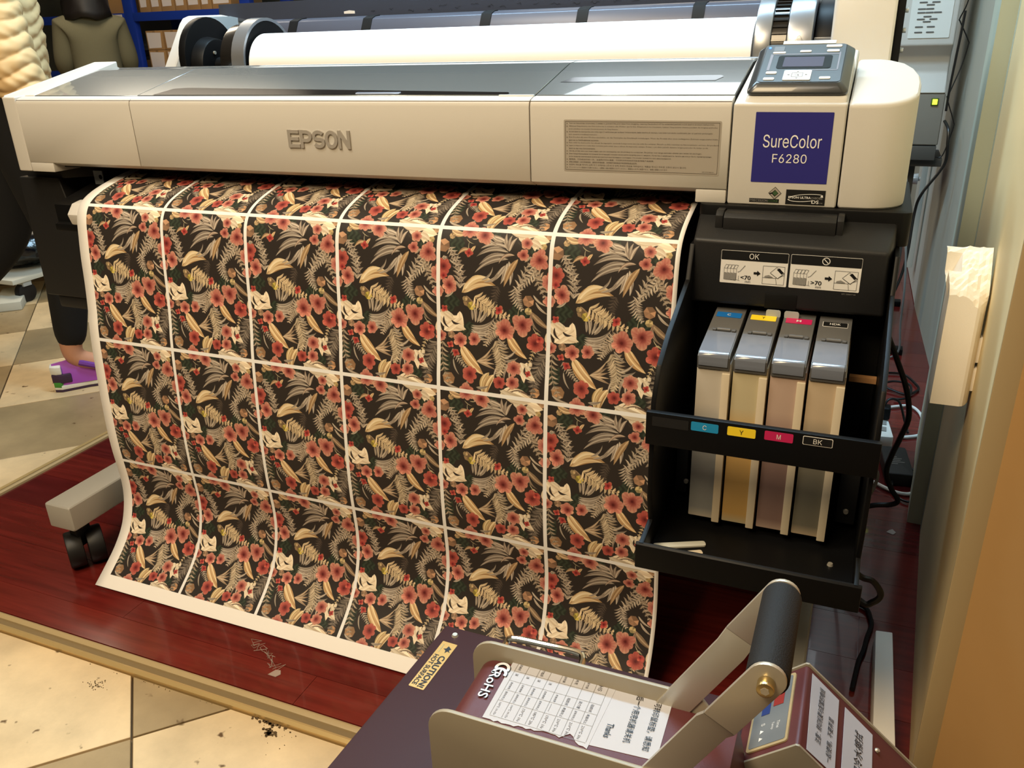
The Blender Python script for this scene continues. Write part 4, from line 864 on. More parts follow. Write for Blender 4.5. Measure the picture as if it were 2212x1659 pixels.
m.build('writing_reflection', 'print_black', P, smooth=False)  # dark strokes painted in place of handwriting reflected in the cover
MB().slab(CV, [(-0.425, 1.066), (-0.395, 1.0655), (-0.395, 1.0715), (-0.41, 1.073), (-0.425, 1.071)], 0.0004, 0).build('paper_tag', 'print_white', P)
# white media roll in the holders
tag(MB().cyl((-0.524, 0.555, 0.957), (0.562, 0.555, 0.957), 0.071, n=56).build('media_roll', 'roll_white'), 'wide roll of blank white paper behind the printer lid', 'paper roll')

# ---------------------------------------------------------------- ink cartridges
def cartridge(x, air, ink, lab, lt, ltc, label, wide):
    t = thing('ink_cartridge', label, 'ink cartridge', (x, -0.02, 0.392), 'ink cartridges in the supply bay')
    w_ = 0.0215
    a, b = x - w_, x + w_
    MB().box(a, b - 0.0005, -0.120, 0.045, 0.3945, 0.6235).build('tank', ink_mat('ink_' + lt, air, ink, 0.395, 0.625), t, bevel=0.0015)
    MB().box(b - 0.0105, b - 0.0005, -0.1245, -0.1195, 0.392, 0.611).build('sight_rail', 'rail', t, bevel=0.001)
    cp_ = MB().px([(-0.113, 0.6235), (-0.1225, 0.615), (-0.1235, 0.632), (-0.117, 0.6365), (-0.0, 0.6535), (0.045, 0.657), (0.045, 0.6235)], a + 0.0004, b - 0.002).build('cap', 'cap_grey', t, bevel=0.001)
    KF = Face((x - 0.0008, -0.117, 0.6367), (1, 0, 0), (0, 0.117, 0.017))
    MB().slab(KF, rrect(-w_ + 0.002, 0.0005, w_ - 0.003, 0.056, 0.001), 0.0006, 0, 0.0).build('clear_flap', 'cap_film', cp_)
    MB().px([(-0.1225, 0.6195), (-0.1243, 0.6195), (-0.1248, 0.632), (-0.1225, 0.6362), (-0.117, 0.6378), (-0.117, 0.6368), (-0.1215, 0.6345)], a + 0.002, b - 0.004).build('flap_front', 'cap_film', cp_, bevel=0.0004, seg=1)
    h = MB(); h.cyl(KF.p(-0.0075, 0.060, 0.0016), KF.p(0.0095, 0.060, 0.0016), 0.0026, n=12); h.build('hinge', 'grey_plastic', cp_)
    for q in (-0.0135, 0.0115): MB().slab(KF, rrect(q, 0.057, q + 0.005, 0.0635, 0.001), 0.0025).build('hinge_lug', 'cap_grey', cp_, bevel=0.0006)
    m = MB()
    if lt == 'HDK': m.slab(KF, rrect(-0.0155, 0.100, 0.0155, 0.1135, 0.001), 0.0003, 1); m.slab(KF, rrect(-0.0148, 0.1006, 0.0150, 0.1130, 0.001), 0.0005, 0)
    else: m.slab(KF, rrect(-0.0165, 0.100, 0.0165, 0.1145, 0.001), 0.0004, 0)
    m.text(KF, lt, -wide / 2, 0.1045, wide, 0.0055, 1, 0.0008, bold=0.003); m.build('cap_label', [lab, ltc], cp_, smooth=False)
    if lt in 'YM':
        TF = Face((x, -0.0026, 0.0), (1, 0, 0), (0, 0, 1)); x0_, x1_ = ((0.001, 0.0200) if lt == 'Y' else (-0.0208, -0.002))
        MB().slab(TF, rrect(x0_, 0.652, x1_, 0.6625, 0.003), 0.0012).build('finger_tab', 'machine_grey', cp_)
    VF = Face((x - 0.0008, -0.1236, 0.6235), (1, 0, 0), (0, 0, 1))
    MB().box(a + 0.002, b - 0.004, -0.1215, -0.1195, 0.6185, 0.6225).build('cap_latch', 'panel_rim', cp_)
    NF = Face((x - 0.003, -0.1203, 0.6155), (1, 0, 0), (0, 0, 1))
    MB().slab(NF, [(-0.0032, 0.0035), (0.0, -0.0015), (0.0032, 0.0035)], 0.0005).build('notch', 'black_matt', cp_)
    return t
cartridge(0.6280, (192, 184, 170), (144, 146, 146), 'cyan_dark', 'C', 'print_white', 'grey-capped ink cartridge with the blue C label on its cap', 0.0045)
cartridge(0.6735, (190, 178, 144), (200, 162, 98), 'yellow', 'Y', 'print_black', 'grey-capped ink cartridge with the yellow Y label on its cap', 0.004)
cartridge(0.7190, (182, 158, 142), (140, 114, 106), 'magenta', 'M', 'print_white', 'grey-capped ink cartridge with the crimson M label on its cap', 0.006)
cartridge(0.7645, (190, 170, 142), (122, 117, 102), 'print_black', 'HDK', 'print_white', 'grey-capped ink cartridge with the black HDK label on its cap', 0.0135)
def stick(name, p0, p1, w, h, m, label, cat, group=None):
    p0 = Vector(p0); p1 = Vector(p1); d = (p1 - p0); L = d.length; F_ = Face(p0, d, (-d.y, d.x, 0))
    o = MB().slab(F_, rrect(0, -w / 2, L, w / 2, w * 0.3), h).build(name, m, bevel=0.0006); return tag(o, label, cat, group)
stick('plastic_strip', (0.577, -0.196, 0.3815), (0.640, -0.167, 0.3815), 0.011, 0.003, 'board', 'longer pale plastic strip lying in the black ink tray', 'plastic strip')
stick('plastic_strip', (0.592, -0.214, 0.3815), (0.640, -0.1885, 0.3815), 0.010, 0.003, 'rail', 'shorter cream plastic strip lying at the lip of the ink tray', 'plastic strip')

# ---------------------------------------------------------------- heat press in front, on a low stool
ST = thing('stool', 'low wooden stool under the maroon heat press', 'stool', (0.63, -0.6, 0.0))
MB().box(0.46, 0.86, -0.82, -0.47, 0.29, 0.319).build('seat', 'wood', ST, bevel=0.004)
for x in (0.48, 0.81):
    for y in (-0.80, -0.52): MB().box(x, x + 0.03, y, y + 0.03, 0.0 if y > -0.3 else -0.006, 0.29).build('leg', 'wood', ST, bevel=0.002)
K = thing('heat_press', 'maroon heat press with beige side plates, steel lever and black grip', 'heat press', (0.63, -0.6, 0.32))
MB().pz([(0.369, -0.40), (0.78, -0.40), (0.78, -0.452), (0.893, -0.452), (0.893, -0.84), (0.342, -0.84)], 0.3215, 0.35).build('base_plate', 'base_maroon', K, bevel=0.002)
MB().cyl((0.388, -0.414, 0.35), (0.388, -0.414, 0.3525), 0.0042, 0.003, 16).build('screw', 'steel', K)
CT = Face((0.3755, -0.5065, 0.3501), (0.02, 0.079, 0), (-1, 0.25, 0)); CT = Face((0.3935, -0.505, 0.3502), (-0.0045, 0.0785, 0), (-1, 0, 0))
CT = Face((0.3790, -0.4275, 0.3502), (-0.0035, -0.079, 0), (1, 0.0, 0))
m = MB(); m.slab(CT, rrect(0, 0, 0.0795, 0.0195, 0.001), 0.0003, 0)
m.text(CT, 'CAUTION!', 0.0235, 0.0095, 0.054, 0.0078, 1, 0.0006, bold=0.03); m.text(CT, 'HOT SURFACE', 0.0235, 0.002, 0.0525, 0.0058, 1, 0.0006, bold=0.02)
m.poly(CT, [(0.006, 0.011), (0.010, 0.0165), (0.0125, 0.0145), (0.016, 0.0175), (0.0145, 0.0135), (0.0185, 0.012), (0.0135, 0.0105), (0.012, 0.0072), (0.0105, 0.0102)], 1, 0.0006); m.rect(CT, 0.005, 0.0035, 0.019, 0.0045, 2, 0.0006)
m.build('caution_label', ['caution', 'print_black', 'bolt'], K, smooth=False)
def plate(y0, y1):
    pr = arc(0.502, 0.452, 0.024, 90, 180, 8)[0:] + [(0.4785, 0.3505), (0.76, 0.3505), (0.76, 0.40), (0.70, 0.476)]
    pr = [(x, z) for x, z in pr]; pr[0] = (0.502, 0.476)
    return MB().py(pr, y0, y1)
plate(-0.5445, -0.5405).build('side_plate', 'beige_steel', K, bevel=0.0008)
fp = plate(-0.6385, -0.6345).build('side_plate', 'beige_steel', K, bevel=0.0008)
MB().cyl((0.545, -0.6386, 0.415), (0.545, -0.6392, 0.415), 0.0105, n=24).build('hole', 'dark_hole', fp)
# curved heater cover between the plates
pr = [(0.4875, 0.36)] + arc(0.508, 0.438, 0.0205, 180, 90, 8) + [(0.735, 0.4585), (0.748, 0.40), (0.748, 0.36)]
MB().py(pr, -0.626, -0.546).build('heater_cover', 'press_maroon', K, bevel=0.001)
MB().box(0.495, 0.745, -0.6344, -0.626, 0.36, 0.450).build('gap_filler', 'black_matt', K)
RF = Face((0.5085, -0.5505, 0.4587), (0.0, -1, 0), (1, 0, 0))
m = MB()
m.text(RF, 'RoHS', 0.012, -0.0015, 0.0345, 0.0095, 1, 0.0012, bold=0.045); m.text(RF, 'RoHS', 0.012, -0.0015, 0.0345, 0.0095, 0, 0.0016, bold=0.01)
for cx in (0.0015, 0.0085):
    for r0, r1, mi, l in ((0.0040, 0.0082, 1, 0.0012), (0.0046, 0.0075, 0, 0.0016)):
        t = np.linspace(math.radians(70), math.radians(290), 18); pts = [(cx + 0.004 + r1 * math.cos(a), 0.0065 + r1 * math.sin(a)) for a in t] + [(cx + 0.004 + r0 * math.cos(a), 0.0065 + r0 * math.sin(a)) for a in t[::-1]]
        m.poly(RF, pts, mi, l)
m.rect(RF, 0.0075, 0.0058, 0.0115, 0.0076, 0, 0.0017)
m.build('compliance_mark', ['rohs', 'print_black'], K, smooth=False)
# chrome carrying handle behind the rear plate
MB().tube([(0.508, -0.541, 0.462), (0.508, -0.528, 0.466), (0.514, -0.524, 0.470), (0.545, -0.524, 0.472), (0.578, -0.524, 0.473), (0.586, -0.528, 0.471), (0.587, -0.541, 0.467)], 0.0034, 10).build('wire_handle', 'chrome', K)
# lever: two bent steel arms and the foam grip between them
def arm(yl, yu, t):
    m = MB(); c = (0.7575, 0.5985); r = 0.0135
    d = Vector((0.5, 0.866)).normalized(); n = Vector((-d.y, d.x))
    def st(p, w): return (p[0] + n.x * w, p[1] + n.y * w), (p[0] - n.x * w, p[1] - n.y * w)
    low = [(0.6560, 0.4227), (0.6850, 0.4729), (0.7220, 0.5370), (0.7280, 0.5474)]
    ys = [yl, yl, yl, yu]
    vs = []
    for (p, y) in zip(low, ys):
        a, b = st(p, r); vs += [(a[0], y, a[1]), (b[0], y, b[1]), (b[0], y + t, b[1]), (a[0], y + t, a[1])]
    fs = [(0, 1, 2, 3)]
    for i in range(3):
        o = 4 * i; fs += [(o + k, o + (k + 1) % 4, o + 4 + (k + 1) % 4, o + 4 + k) for k in range(4)]
    m.add(vs, fs)
    a, b = st(low[-1], r); a0 = math.degrees(math.atan2(-n.y, -n.x))
    out = [a, b] + [(c[0] + r * math.cos(math.radians(a0 + k * 15)), c[1] + r * math.sin(math.radians(a0 + k * 15))) for k in range(13)]
    m.py(out, yu, yu + t)
    return m
arm(-0.5465, -0.5410, 0.0035).build('lever_arm', 'steel', K, bevel=0.0006)
arm(-0.6360, -0.6420, 0.0035).build('lever_arm', 'steel', K, bevel=0.0006)
MB().cyl((0.7575, -0.5415, 0.5965), (0.7575, -0.6385, 0.5965), 0.0152, n=28).build('grip', 'grip', K, bevel=0.0015)
for y0, y1 in ((-0.642, -0.651), (-0.5375, -0.530)):
    b_ = MB().cyl((0.7575, y0, 0.5965), (0.7575, y1, 0.5965), 0.0062, n=20).build('bolt', 'bolt', K, bevel=0.001)
    if y0 < -0.6: MB().cyl((0.7575, y1 - 0.0001, 0.5965), (0.7575, y1 - 0.0006, 0.5965), 0.0032, n=6).build('hex_socket', 'steel', b_)
# control box
def roof(x): return 0.46 - 0.869 * abs(x - 0.784)
bx = [(0.735, 0.3505), (0.735, roof(0.735)), (0.7825, 0.459), (0.7855, 0.459), (0.897, roof(0.897)), (0.897, 0.3505)]
MB().py([(x, z - 0.0012) if z > 0.36 else (x, z) for x, z in bx], -0.551, -0.449).build('control_box', 'press_maroon', K, bevel=0.0015)
for y0, y1 in ((-0.5535, -0.551), (-0.449, -0.4465)): MB().py([(x, z + 0.001) if z > 0.36 else (x, z) for x, z in bx], y0, y1).build('box_end_plate', 'beige_steel', K, bevel=0.0006)
DF = Face((0.7835, -0.552, 0.4597), (0, 1, 0), (0.754, 0, 0.656)); DF = Face((0.784, -0.549, 0.46), (0, -1, 0), (0.755, 0, 0.656))
# on the left slope: x runs from the front to the back plate, y up the slope (0 at the ridge)
DF = Face((0.784, -0.449, 0.4592), (0, -1, 0), (0.755, 0, 0.656))
m = MB(); m.slab(DF, rrect(0.006, -0.054, 0.094, -0.011, 0.003), 0.0014, 0); m.slab(DF, rrect(0.009, -0.0515, 0.091, -0.0135, 0.002), 0.0004, 1, 0.0014)
m.rect(DF, 0.032, -0.043, 0.053, -0.034, 2, 0.0021); m.rect(DF, 0.022, -0.031, 0.045, -0.020, 3, 0.0021)
for t_, x, y in (('S', 0.064, -0.041), ('▲', 0.072, -0.041), ('▲', 0.081, -0.041)): m.text(DF, t_, x, y, None, 0.004, 4, 0.0021)
for t_, x, y in (('Temp', 0.066, -0.030), ('Time', 0.066, -0.024)): m.text(DF, t_, x, y, 0.009, 0.003, 4, 0.0021)
m.build('display_overlay', ['trim_stone', 'overlay', 'overlay_blue', 'overlay_red', 'print_white'], K, smooth=False)
# two printed strips on the right slope; text runs front to back
SF = Face((0.784, -0.551, 0.4597), (0, 1, 0), (-0.755, 0, 0.656))
m = MB(); m.slab(SF, [(0.003, -0.0095), (0.096, -0.0065), (0.0945, -0.041), (0.004, -0.042)], 0.0003, 0)
m.text(SF, '注意：转印机要与配套的电线', 0.020, -0.0235, 0.068, 0.0070, 1, bold=0.004); m.text(SF, '一起使用，不要弄混', 0.010, -0.0365, 0.053, 0.0066, 1, bold=0.004)
m.build('printed_strip', ['notice_white', 'print_black'], K, smooth=False)
m = MB(); m.slab(SF, [(0.0035, -0.049), (0.0935, -0.049), (0.092, -0.0845), (0.004, -0.085)], 0.0003, 0)
m.text(SF, '切勿用冷水擦拭', 0.004, -0.0725, 0.074, 0.0105, 1, bold=0.004)
m.build('printed_strip', ['notice_white', 'print_black'], K, smooth=False)
MB().cyl(SF.p(0.078, -0.0905, 0), SF.p(0.078, -0.0905, 0.002), 0.0025, 0.0018, 14).build('screw', 'steel', K)
sw = MB().add([], []).sweep([(0.727 + 0.0072 * math.cos(a), -0.5185 + 0.0135 * math.sin(a), 0.4586) for a in np.linspace(0, 2 * PI, 21)[:-1]], (0, 0, 0.004)).build('power_switch', 'black_plastic', K, bevel=0.0008)
MB().sweep([(0.7265 + 0.0048 * math.cos(a), -0.5185 + 0.0108 * math.sin(a), 0.4626) for a in np.linspace(0, 2 * PI, 21)[:-1]], (0, 0, 0.0022)).build('rocker', 'switch_red', sw, bevel=0.0006)
# paper notices lying on the heater cover
def torn(p):
    out = []; r = random.Random(3)
    for i in range(len(p)):
        a, b = p[i], p[(i + 1) % len(p)]; out.append(a)
        if i == 0:
            for k in range(1, 26):
                t = k / 26; out.append((a[0] + (b[0] - a[0]) * t + r.uniform(-.0003, .0003), a[1] + (b[1] - a[1]) * t + r.uniform(-.0012, .0012) + (0.009 * math.exp(-((t - .82) / .06) ** 2)) + 0.004 * math.exp(-((t - .6) / .25) ** 2)))
    return out
# notice frame: x across the machine (back to front), y towards the lever... text reads from the rear edge to the front
NF = Face((0.521, -0.5415, 0.4590), (0.0, -1, 0), (1, 0, 0))   # x: 0..0.077 back->front, y: 0..0.155 along the press
NP = Face((0.521, -0.5415, 0.4590), (1, 0, 0), (0, 1, 0))
m = MB(); pts = torn([(0.001, -0.0765), (0.0985, -0.0775), (0.1025, -0.0015), (0.0, 0.0)]); m.slab(NP, pts, 0.0003, 0)
for k in range(9):
    y = 0.006 + 0.0112 * k; m.line(NF, 0.0, y, 0.071, y, 0.00035, 1, 0.0006)
for x in (0.002, 0.013, 0.026, 0.0385, 0.0525, 0.072): m.line(NF, x, 0.006, x, 0.0955, 0.00035, 1, 0.0006)
colA = ['热转印纸', '浅', '深', 'T恤纸', '浅', '刺字膜', '夹克', '胶纸', 'HS']
rows_ = [('烫画纸', '深', '黑色棉布', '竖条纹向上', '165℃ 10-15s'), ('', '浅', '白色棉布', '竖条纹向上', '190℃ 10-15s'), ('T恤纸', '深', '黑色棉布', '竖条纹向上', '170℃ 10s'), ('', '浅', '白色棉布', '竖条纹向上', '185℃ 20s'), ('刻字膜', '', '所有材质', '———', '170℃ 10s'), ('夹克', '', '硅胶绒', '亮面向上', '210℃ 30s'), ('彩竹纸', '', '烫力管', '竖条纹向上', '210℃ 30s'), ('HS', '', '硅胶绒', '亮面向上', '210℃ 30s')]
xs_ = (0.0025, 0.015, 0.027, 0.0395, 0.054); ws_ = (0.008, 0.003, 0.0095, 0.0115, 0.0155)
for k, r_ in enumerate(rows_):
    for x, t_, w_ in zip(xs_, r_, ws_):
        if t_: m.text(NF, t_, x + 0.0008, 0.0085 + 0.0112 * k, min(w_, 0.0032 * len(t_)), None, 2, 0.0006, res=1)
m.build('settings_table', ['notice_white', 'print_grey', 'table_ink'], None, smooth=False)
tag(bpy.data.objects['settings_table'], 'white sheet with a ruled table of temperatures and a torn edge on the heat press', 'paper notice')
m = MB(); m.slab(NP, [(0.0985, -0.0725), (0.156, -0.0685), (0.1545, 0.0055), (0.101, 0.001)], 0.0003, 0, -0.0003)
N2 = Face(NP.p(0.100, 0.003, 0.0), (0.03, -1, 0), (1, 0, 0))
m.text(N2, '不可转印鼠标垫，请悉知', 0.0045, 0.0395, 0.062, 0.0066, 1, bold=0.004); m.text(N2, '最后一个用完机器请关机', 0.0015, 0.0225, 0.062, 0.0066, 1, bold=0.004); m.text(N2, 'Thanks', 0.047, 0.0055, 0.0165, 0.006, 1, bold=0.01)
m.build('reminder_notice', ['notice_white', 'print_black'], None, smooth=False)
tag(bpy.data.objects['reminder_notice'], 'white handwritten-style reminder sheet ending in Thanks beside the press lever', 'paper notice')

# ---------------------------------------------------------------- grey machine by the wall behind the printer, its leads
G = thing('wall_machine', 'tall grey machine with a slotted panel and a lit green button by the wall', 'machine', (0.89, 1.98, 0.0))
mp = [(1.85, 0.935), (1.85, 1.40), (2.12, 1.40), (2.12, 0.66), (1.90, 0.66), (1.865, 0.795), (1.93, 0.815), (1.945, 0.85), (1.925, 0.90)]
MB().px([(1.85, 0.938), (1.85, 1.38), (2.12, 1.38), (2.12, 0.80), (1.862, 0.80), (1.876, 0.826), (1.892, 0.86), (1.886, 0.905)], 0.800, 0.966).build('upper_body', 'machine_grey', G, bevel=0.006, seg=3)
MB().box(0.808, 0.968, 1.866, 2.12, 0.645, 0.799).build('lower_body', 'machine_shaded', G, bevel=0.006, seg=3)
MB().box(0.790, 0.965, 1.86, 2.12, 0.60, 0.643).build('power_box', 'machine_dark', G, bevel=0.003)
MB().box(0.80, 0.990, 1.90, 2.12, 0.575, 0.60).build('box_tray', 'machine_dark', G, bevel=0.002)
MB().box(0.86, 0.92, 2.0, 2.08, 0.02, 0.58).build('post', 'machine_dark', G, bevel=0.003)
for y in (1.72, 2.26): MB().box(0.83, 0.955, y - 0.02, y + 0.02, 0.0, 0.02).build('foot', 'black_plastic', G, bevel=0.003)
MB().box(0.87, 0.91, 1.72, 2.26, 0.02, 0.04).build('foot_rail', 'machine_dark', G)
GF = Face((0, 1.8498, 0), (1, 0, 0), (0, 0, 1))
pn = MB().slab(GF, rrect(0.836, 0.958, 0.949, 1.20, 0.003), 0.002, 0).build('front_panel', 'machine_panel', G)
for x, z in ((0.853, 0.972), (0.885, 0.972), (0.853, 0.987), (0.885, 0.987), (0.872, 1.001), (0.855, 1.008), (0.889, 1.008), (0.872, 1.015), (0.854, 1.026), (0.876, 1.026), (0.898, 1.026), (0.854, 1.036), (0.876, 1.036), (0.876, 1.047), (0.856, 1.054), (0.89, 1.054)):
    MB().slab(GF, rrect(x - 0.0, z, x + 0.022, z + 0.0042, 0.002), 0.003, 0).build('slot', 'slot', pn)
lb = MB().box(0.930, 0.950, 1.862, 1.868, 0.764, 0.786).build('button_surround', 'lime_dark', G, bevel=0.001)
MB().box(0.9335, 0.9475, 1.859, 1.863, 0.767, 0.783).build('lit_button', 'lime', lb, bevel=0.0015)
MB().box(0.795, 0.83, 1.84, 1.87, 0.555, 0.572).build('clip', 'black_plastic', G, bevel=0.002)
def cable(name, pts, r, m, label, cat='cable', group=None): return tag(MB().tube(pts, r, 8).build(name, m), label, cat, group)
cable('power_cable', [(0.972, 1.8, 0.725), (0.983, 1.76, 0.705), (0.987, 1.75, 0.666), (0.99, 1.75, 0.619), (0.978, 1.75, 0.584), (0.938, 1.75, 0.513), (0.927, 1.75, 0.455), (0.924, 1.72, 0.338), (0.914, 1.7, 0.261), (0.884, 1.66, 0.15), (0.87, 1.6, 0.02), (0.86, 1.5, 0.006)], 0.0045, 'cable_black', 'thick black lead dropping from the grey machine down behind the printer')
cable('thin_wire', [(0.995, 1.93, 1.16), (0.99, 1.92, 1.06), (0.974, 1.90, 1.01), (0.9745, 1.87, 1.00), (1.003, 1.87, 0.95), (1.006, 1.87, 0.935), (0.998, 1.87, 0.88), (0.976, 1.86, 0.80), (0.973, 1.86, 0.785), (1.000, 1.86, 0.72), (1.003, 1.86, 0.70), (0.99, 1.86, 0.63), (0.98, 1.86, 0.61), (0.967, 1.86, 0.612)], 0.0018, 'cable_black', 'thin black wire zigzagging down the wall beside the grey machine')
cable('signal_cable', [(0.982, 1.845, 1.03), (0.980, 1.845, 0.97), (0.977, 1.845, 0.90), (0.974, 1.845, 0.82), (0.974, 1.845, 0.75)], 0.0035, 'cable_black', 'short black cable running down the edge of the grey machine')
cable('grey_lead', [(0.88, 1.75, 0.6), (0.888, 1.6, 0.556), (0.917, 1.5, 0.315), (0.924, 1.5, 0.172), (0.93, 1.5, 0.084), (0.889, 1.5, 0.048), (0.86, 1.46, 0.006)], 0.003, 'cable_grey', 'grey lead slanting from the grey machine to the floor behind the printer')
cable('printer_cable', [(0.815, 0.36, 0.66), (0.838, 0.4, 0.53), (0.867, 0.45, 0.45), (0.893, 0.45, 0.389), (0.905, 0.45, 0.334), (0.897, 0.45, 0.289), (0.887, 0.45, 0.248), (0.883, 0.45, 0.212), (0.896, 0.45, 0.178), (0.911, 0.45, 0.155), (0.901, 0.45, 0.143), (0.857, 0.45, 0.128), (0.8, 0.47, 0.06), (0.78, 0.5, 0.006)], 0.0052, 'cable_black', 'thick black cable looping from behind the ink unit down to the red floor')
cable('white_cable', [(0.82, 0.86, 0.006), (0.864, 0.809, 0.006), (0.89, 0.784, 0.006), (0.93, 0.757, 0.006), (0.964, 0.763, 0.006), (0.985, 0.814, 0.006), (0.992, 0.9, 0.006), (0.985, 0.97, 0.006)], 0.0042, 'cable_white', 'white cable looping on the red floor round the power adapter')
cable('white_cable', [(0.905, 1.24, 0.006), (0.933, 1.26, 0.006), (0.97, 1.276, 0.006), (0.995, 1.229, 0.006), (1.0, 1.138, 0.006), (0.988, 1.088, 0.006), (0.937, 1.056, 0.006)], 0.004, 'cable_white', 'white cable curling from the power strip beside the wall')
cable('grey_cable', [(0.838, 0.38, 0.31), (0.844, 0.35, 0.276), (0.862, 0.35, 0.26), (0.861, 0.35, 0.231), (0.853, 0.35, 0.205), (0.83, 0.4, 0.1), (0.8, 0.45, 0.006)], 0.003, 'cable_grey', 'grey cable arching beside the ink unit above the white cable')
cable('coiled_lead', [(0.86, 1.5, 0.006), (0.888, 1.509, 0.006), (0.954, 1.519, 0.006), (0.989, 1.447, 0.006), (0.994, 1.405, 0.006), (0.964, 1.359, 0.006), (0.927, 1.372, 0.008), (0.896, 1.397, 0.012), (0.928, 1.426, 0.016), (0.971, 1.404, 0.018), (0.965, 1.33, 0.01), (0.93, 1.31, 0.006)], 0.0035, 'cable_black', 'coiled black lead on the floor behind the power strip')
cable('adapter_lead', [(0.965, 0.86, 0.02), (0.985, 0.82, 0.012), (0.985, 0.76, 0.006), (0.955, 0.72, 0.006), (0.925, 0.75, 0.006), (0.922, 0.80, 0.014)], 0.0028, 'cable_black', 'thin black lead curled in front of the power adapter')
cable('tray_cable', [(0.8, -0.04, 0.35), (0.825, -0.05, 0.315), (0.84, -0.05, 0.3), (0.855, -0.05, 0.297), (0.866, -0.05, 0.284), (0.868, -0.05, 0.273), (0.86, -0.05, 0.262), (0.845, -0.05, 0.259), (0.8, -0.02, 0.29), (0.77, 0.0, 0.35)], 0.0045, 'cable_black', 'black cable loop sticking out under the right end of the ink tray')
cable('floor_cable', [(0.82, 0.31, 0.006), (0.872, 0.292, 0.006), (0.884, 0.263, 0.006), (0.886, 0.238, 0.006), (0.88, 0.203, 0.006), (0.875, 0.165, 0.006), (0.868, 0.133, 0.006), (0.86, 0.06, 0.006)], 0.0042, 'cable_black', 'dark cable on the red floor left of the foam strip')
cable('hanging_cable', [(0.70, 0.14, 0.366), (0.69, 0.10, 0.32), (0.66, 0.06, 0.285), (0.62, 0.05, 0.29), (0.60, 0.06, 0.33), (0.60, 0.08, 0.366)], 0.0045, 'cable_black', 'black cable hanging in a loop below the middle of the ink tray')
ps = thing('power_strip', 'white power strip on the floor behind the ink unit', 'power strip', (0.89, 1.07, 0.0))
MB().slab(Face((0.868, 0.985, 0.0005), (1, 0.12, 0), (-0.12, 1, 0)), rrect(0, 0, 0.055, 0.17, 0.006), 0.034).build('housing', 'cable_white', ps, bevel=0.003)
for y in (1.02, 1.06): MB().box(0.884, 0.905, y, y + 0.025, 0.0345, 0.0365).build('socket', 'print_grey', ps)
pg = thing('power_plug', 'black plug pushed into the white power strip', 'plug', (0.893, 1.10, 0.0345))
MB().box(0.876, 0.912, 1.085, 1.118, 0.0372, 0.072).build('body', 'black_plastic', pg, bevel=0.006, seg=3)
MB().tube([(0.894, 1.10, 0.068), (0.905, 1.11, 0.088), (0.93, 1.12, 0.08), (0.95, 1.12, 0.03), (0.96, 1.08, 0.012)], 0.0032).build('cord', 'cable_black', pg)
ad = thing('power_adapter', 'black power adapter brick on the floor by the wall', 'power adapter', (0.945, 0.87, 0.0))
AF = Face((0.908, 0.795, 0.001), (0.99, 0.12, 0), (-0.12, 0.99, 0))
MB().slab(AF, rrect(0, 0, 0.060, 0.145, 0.006), 0.032).build('body', 'dark_plastic', ad, bevel=0.004, seg=3)
m = MB()
for k in range(5): m.rect(AF, 0.012, 0.05 + 0.009 * k, 0.012 + (0.018, 0.034, 0.026, 0.03, 0.02)[k], 0.0525 + 0.009 * k, 0, 0.0325)
m.build('rating_print', 'print_grey', ad, smooth=False)

# ---------------------------------------------------------------- foam pieces
def foam_block():
    x0, x1, y0, y1 = 0.9005, 0.950, 0.10, 0.160
    nx, ny, nz = 12, 14, 16; r = random.Random(5); lo = 0.512
    def top(u, v):
        t = 0.672 - 0.030 * max(0, u - 0.45) / 0.55 * (1 - v) + 0.054 * v ** 0.8
        if u < 0.22 and 0.45 < v < 0.85: t -= 0.022
        return t
    def P_(u, v, w):
        x = x0 + (x1 - x0) * u; y = y0 + (y1 - y0) * v
        if u > 0.75 and v < 0.3: y += 0.02 * ((u - 0.75) / 0.25) ** 2 * (1 - v / 0.3)
        z = lo + (top(u, v) - lo) * w + (r.uniform(-.0016, .0016) if w == 1 else 0)
        if w > 0.9 and u < 0.2: x -= 0.008 * (w - 0.9) / 0.1 * v
        return (x, y, z)
    idx = {}; vs = []; fs = []
    def V(i, j, k):
        if (i, j, k) not in idx: idx[(i, j, k)] = len(vs); vs.append(P_(i / nx, j / ny, k / nz))
        return idx[(i, j, k)]
    for i in range(nx):
        for j in range(ny):
            fs.append((V(i, j, nz), V(i + 1, j, nz), V(i + 1, j + 1, nz), V(i, j + 1, nz))); fs.append((V(i, j, 0), V(i, j + 1, 0), V(i + 1, j + 1, 0), V(i + 1, j, 0)))
    for k in range(nz):
        for i in range(nx): fs.append((V(i, 0, k), V(i + 1, 0, k), V(i + 1, 0, k + 1), V(i, 0, k + 1))); fs.append((V(i, ny, k), V(i, ny, k + 1), V(i + 1, ny, k + 1), V(i + 1, ny, k)))
        for j in range(ny): fs.append((V(0, j, k), V(0, j, k + 1), V(0, j + 1, k + 1), V(0, j + 1, k))); fs.append((V(nx, j, k), V(nx, j + 1, k), V(nx, j + 1, k + 1), V(nx, j, k + 1)))
    m = MB(); m.add(vs, fs); return m
fb = tag(foam_block().build('foam_block', 'foam', smooth=False), 'broken white foam block stuck upright on the yellowish wall', 'foam block')
for z0, z1 in ((0.530, 0.565), (0.573, 0.610)): MB().box(0.948, 0.9535, 0.118, 0.150, z0, z1).build('packing_lug', 'foam', fb, bevel=0.001)
fs_ = MB(); fs_.add([(0.889, -0.075, 0.0005), (0.920, -0.078, 0.0005), (0.918, 0.190, 0.0005), (0.889, 0.185, 0.0005), (0.889, -0.075, 0.040), (0.920, -0.078, 0.040), (0.917, 0.188, 0.040), (0.890, 0.184, 0.040)], [(0, 3, 2, 1), (4, 5, 6, 7), (0, 1, 5, 4), (1, 2, 6, 5), (2, 3, 7, 6), (3, 0, 4, 7)])
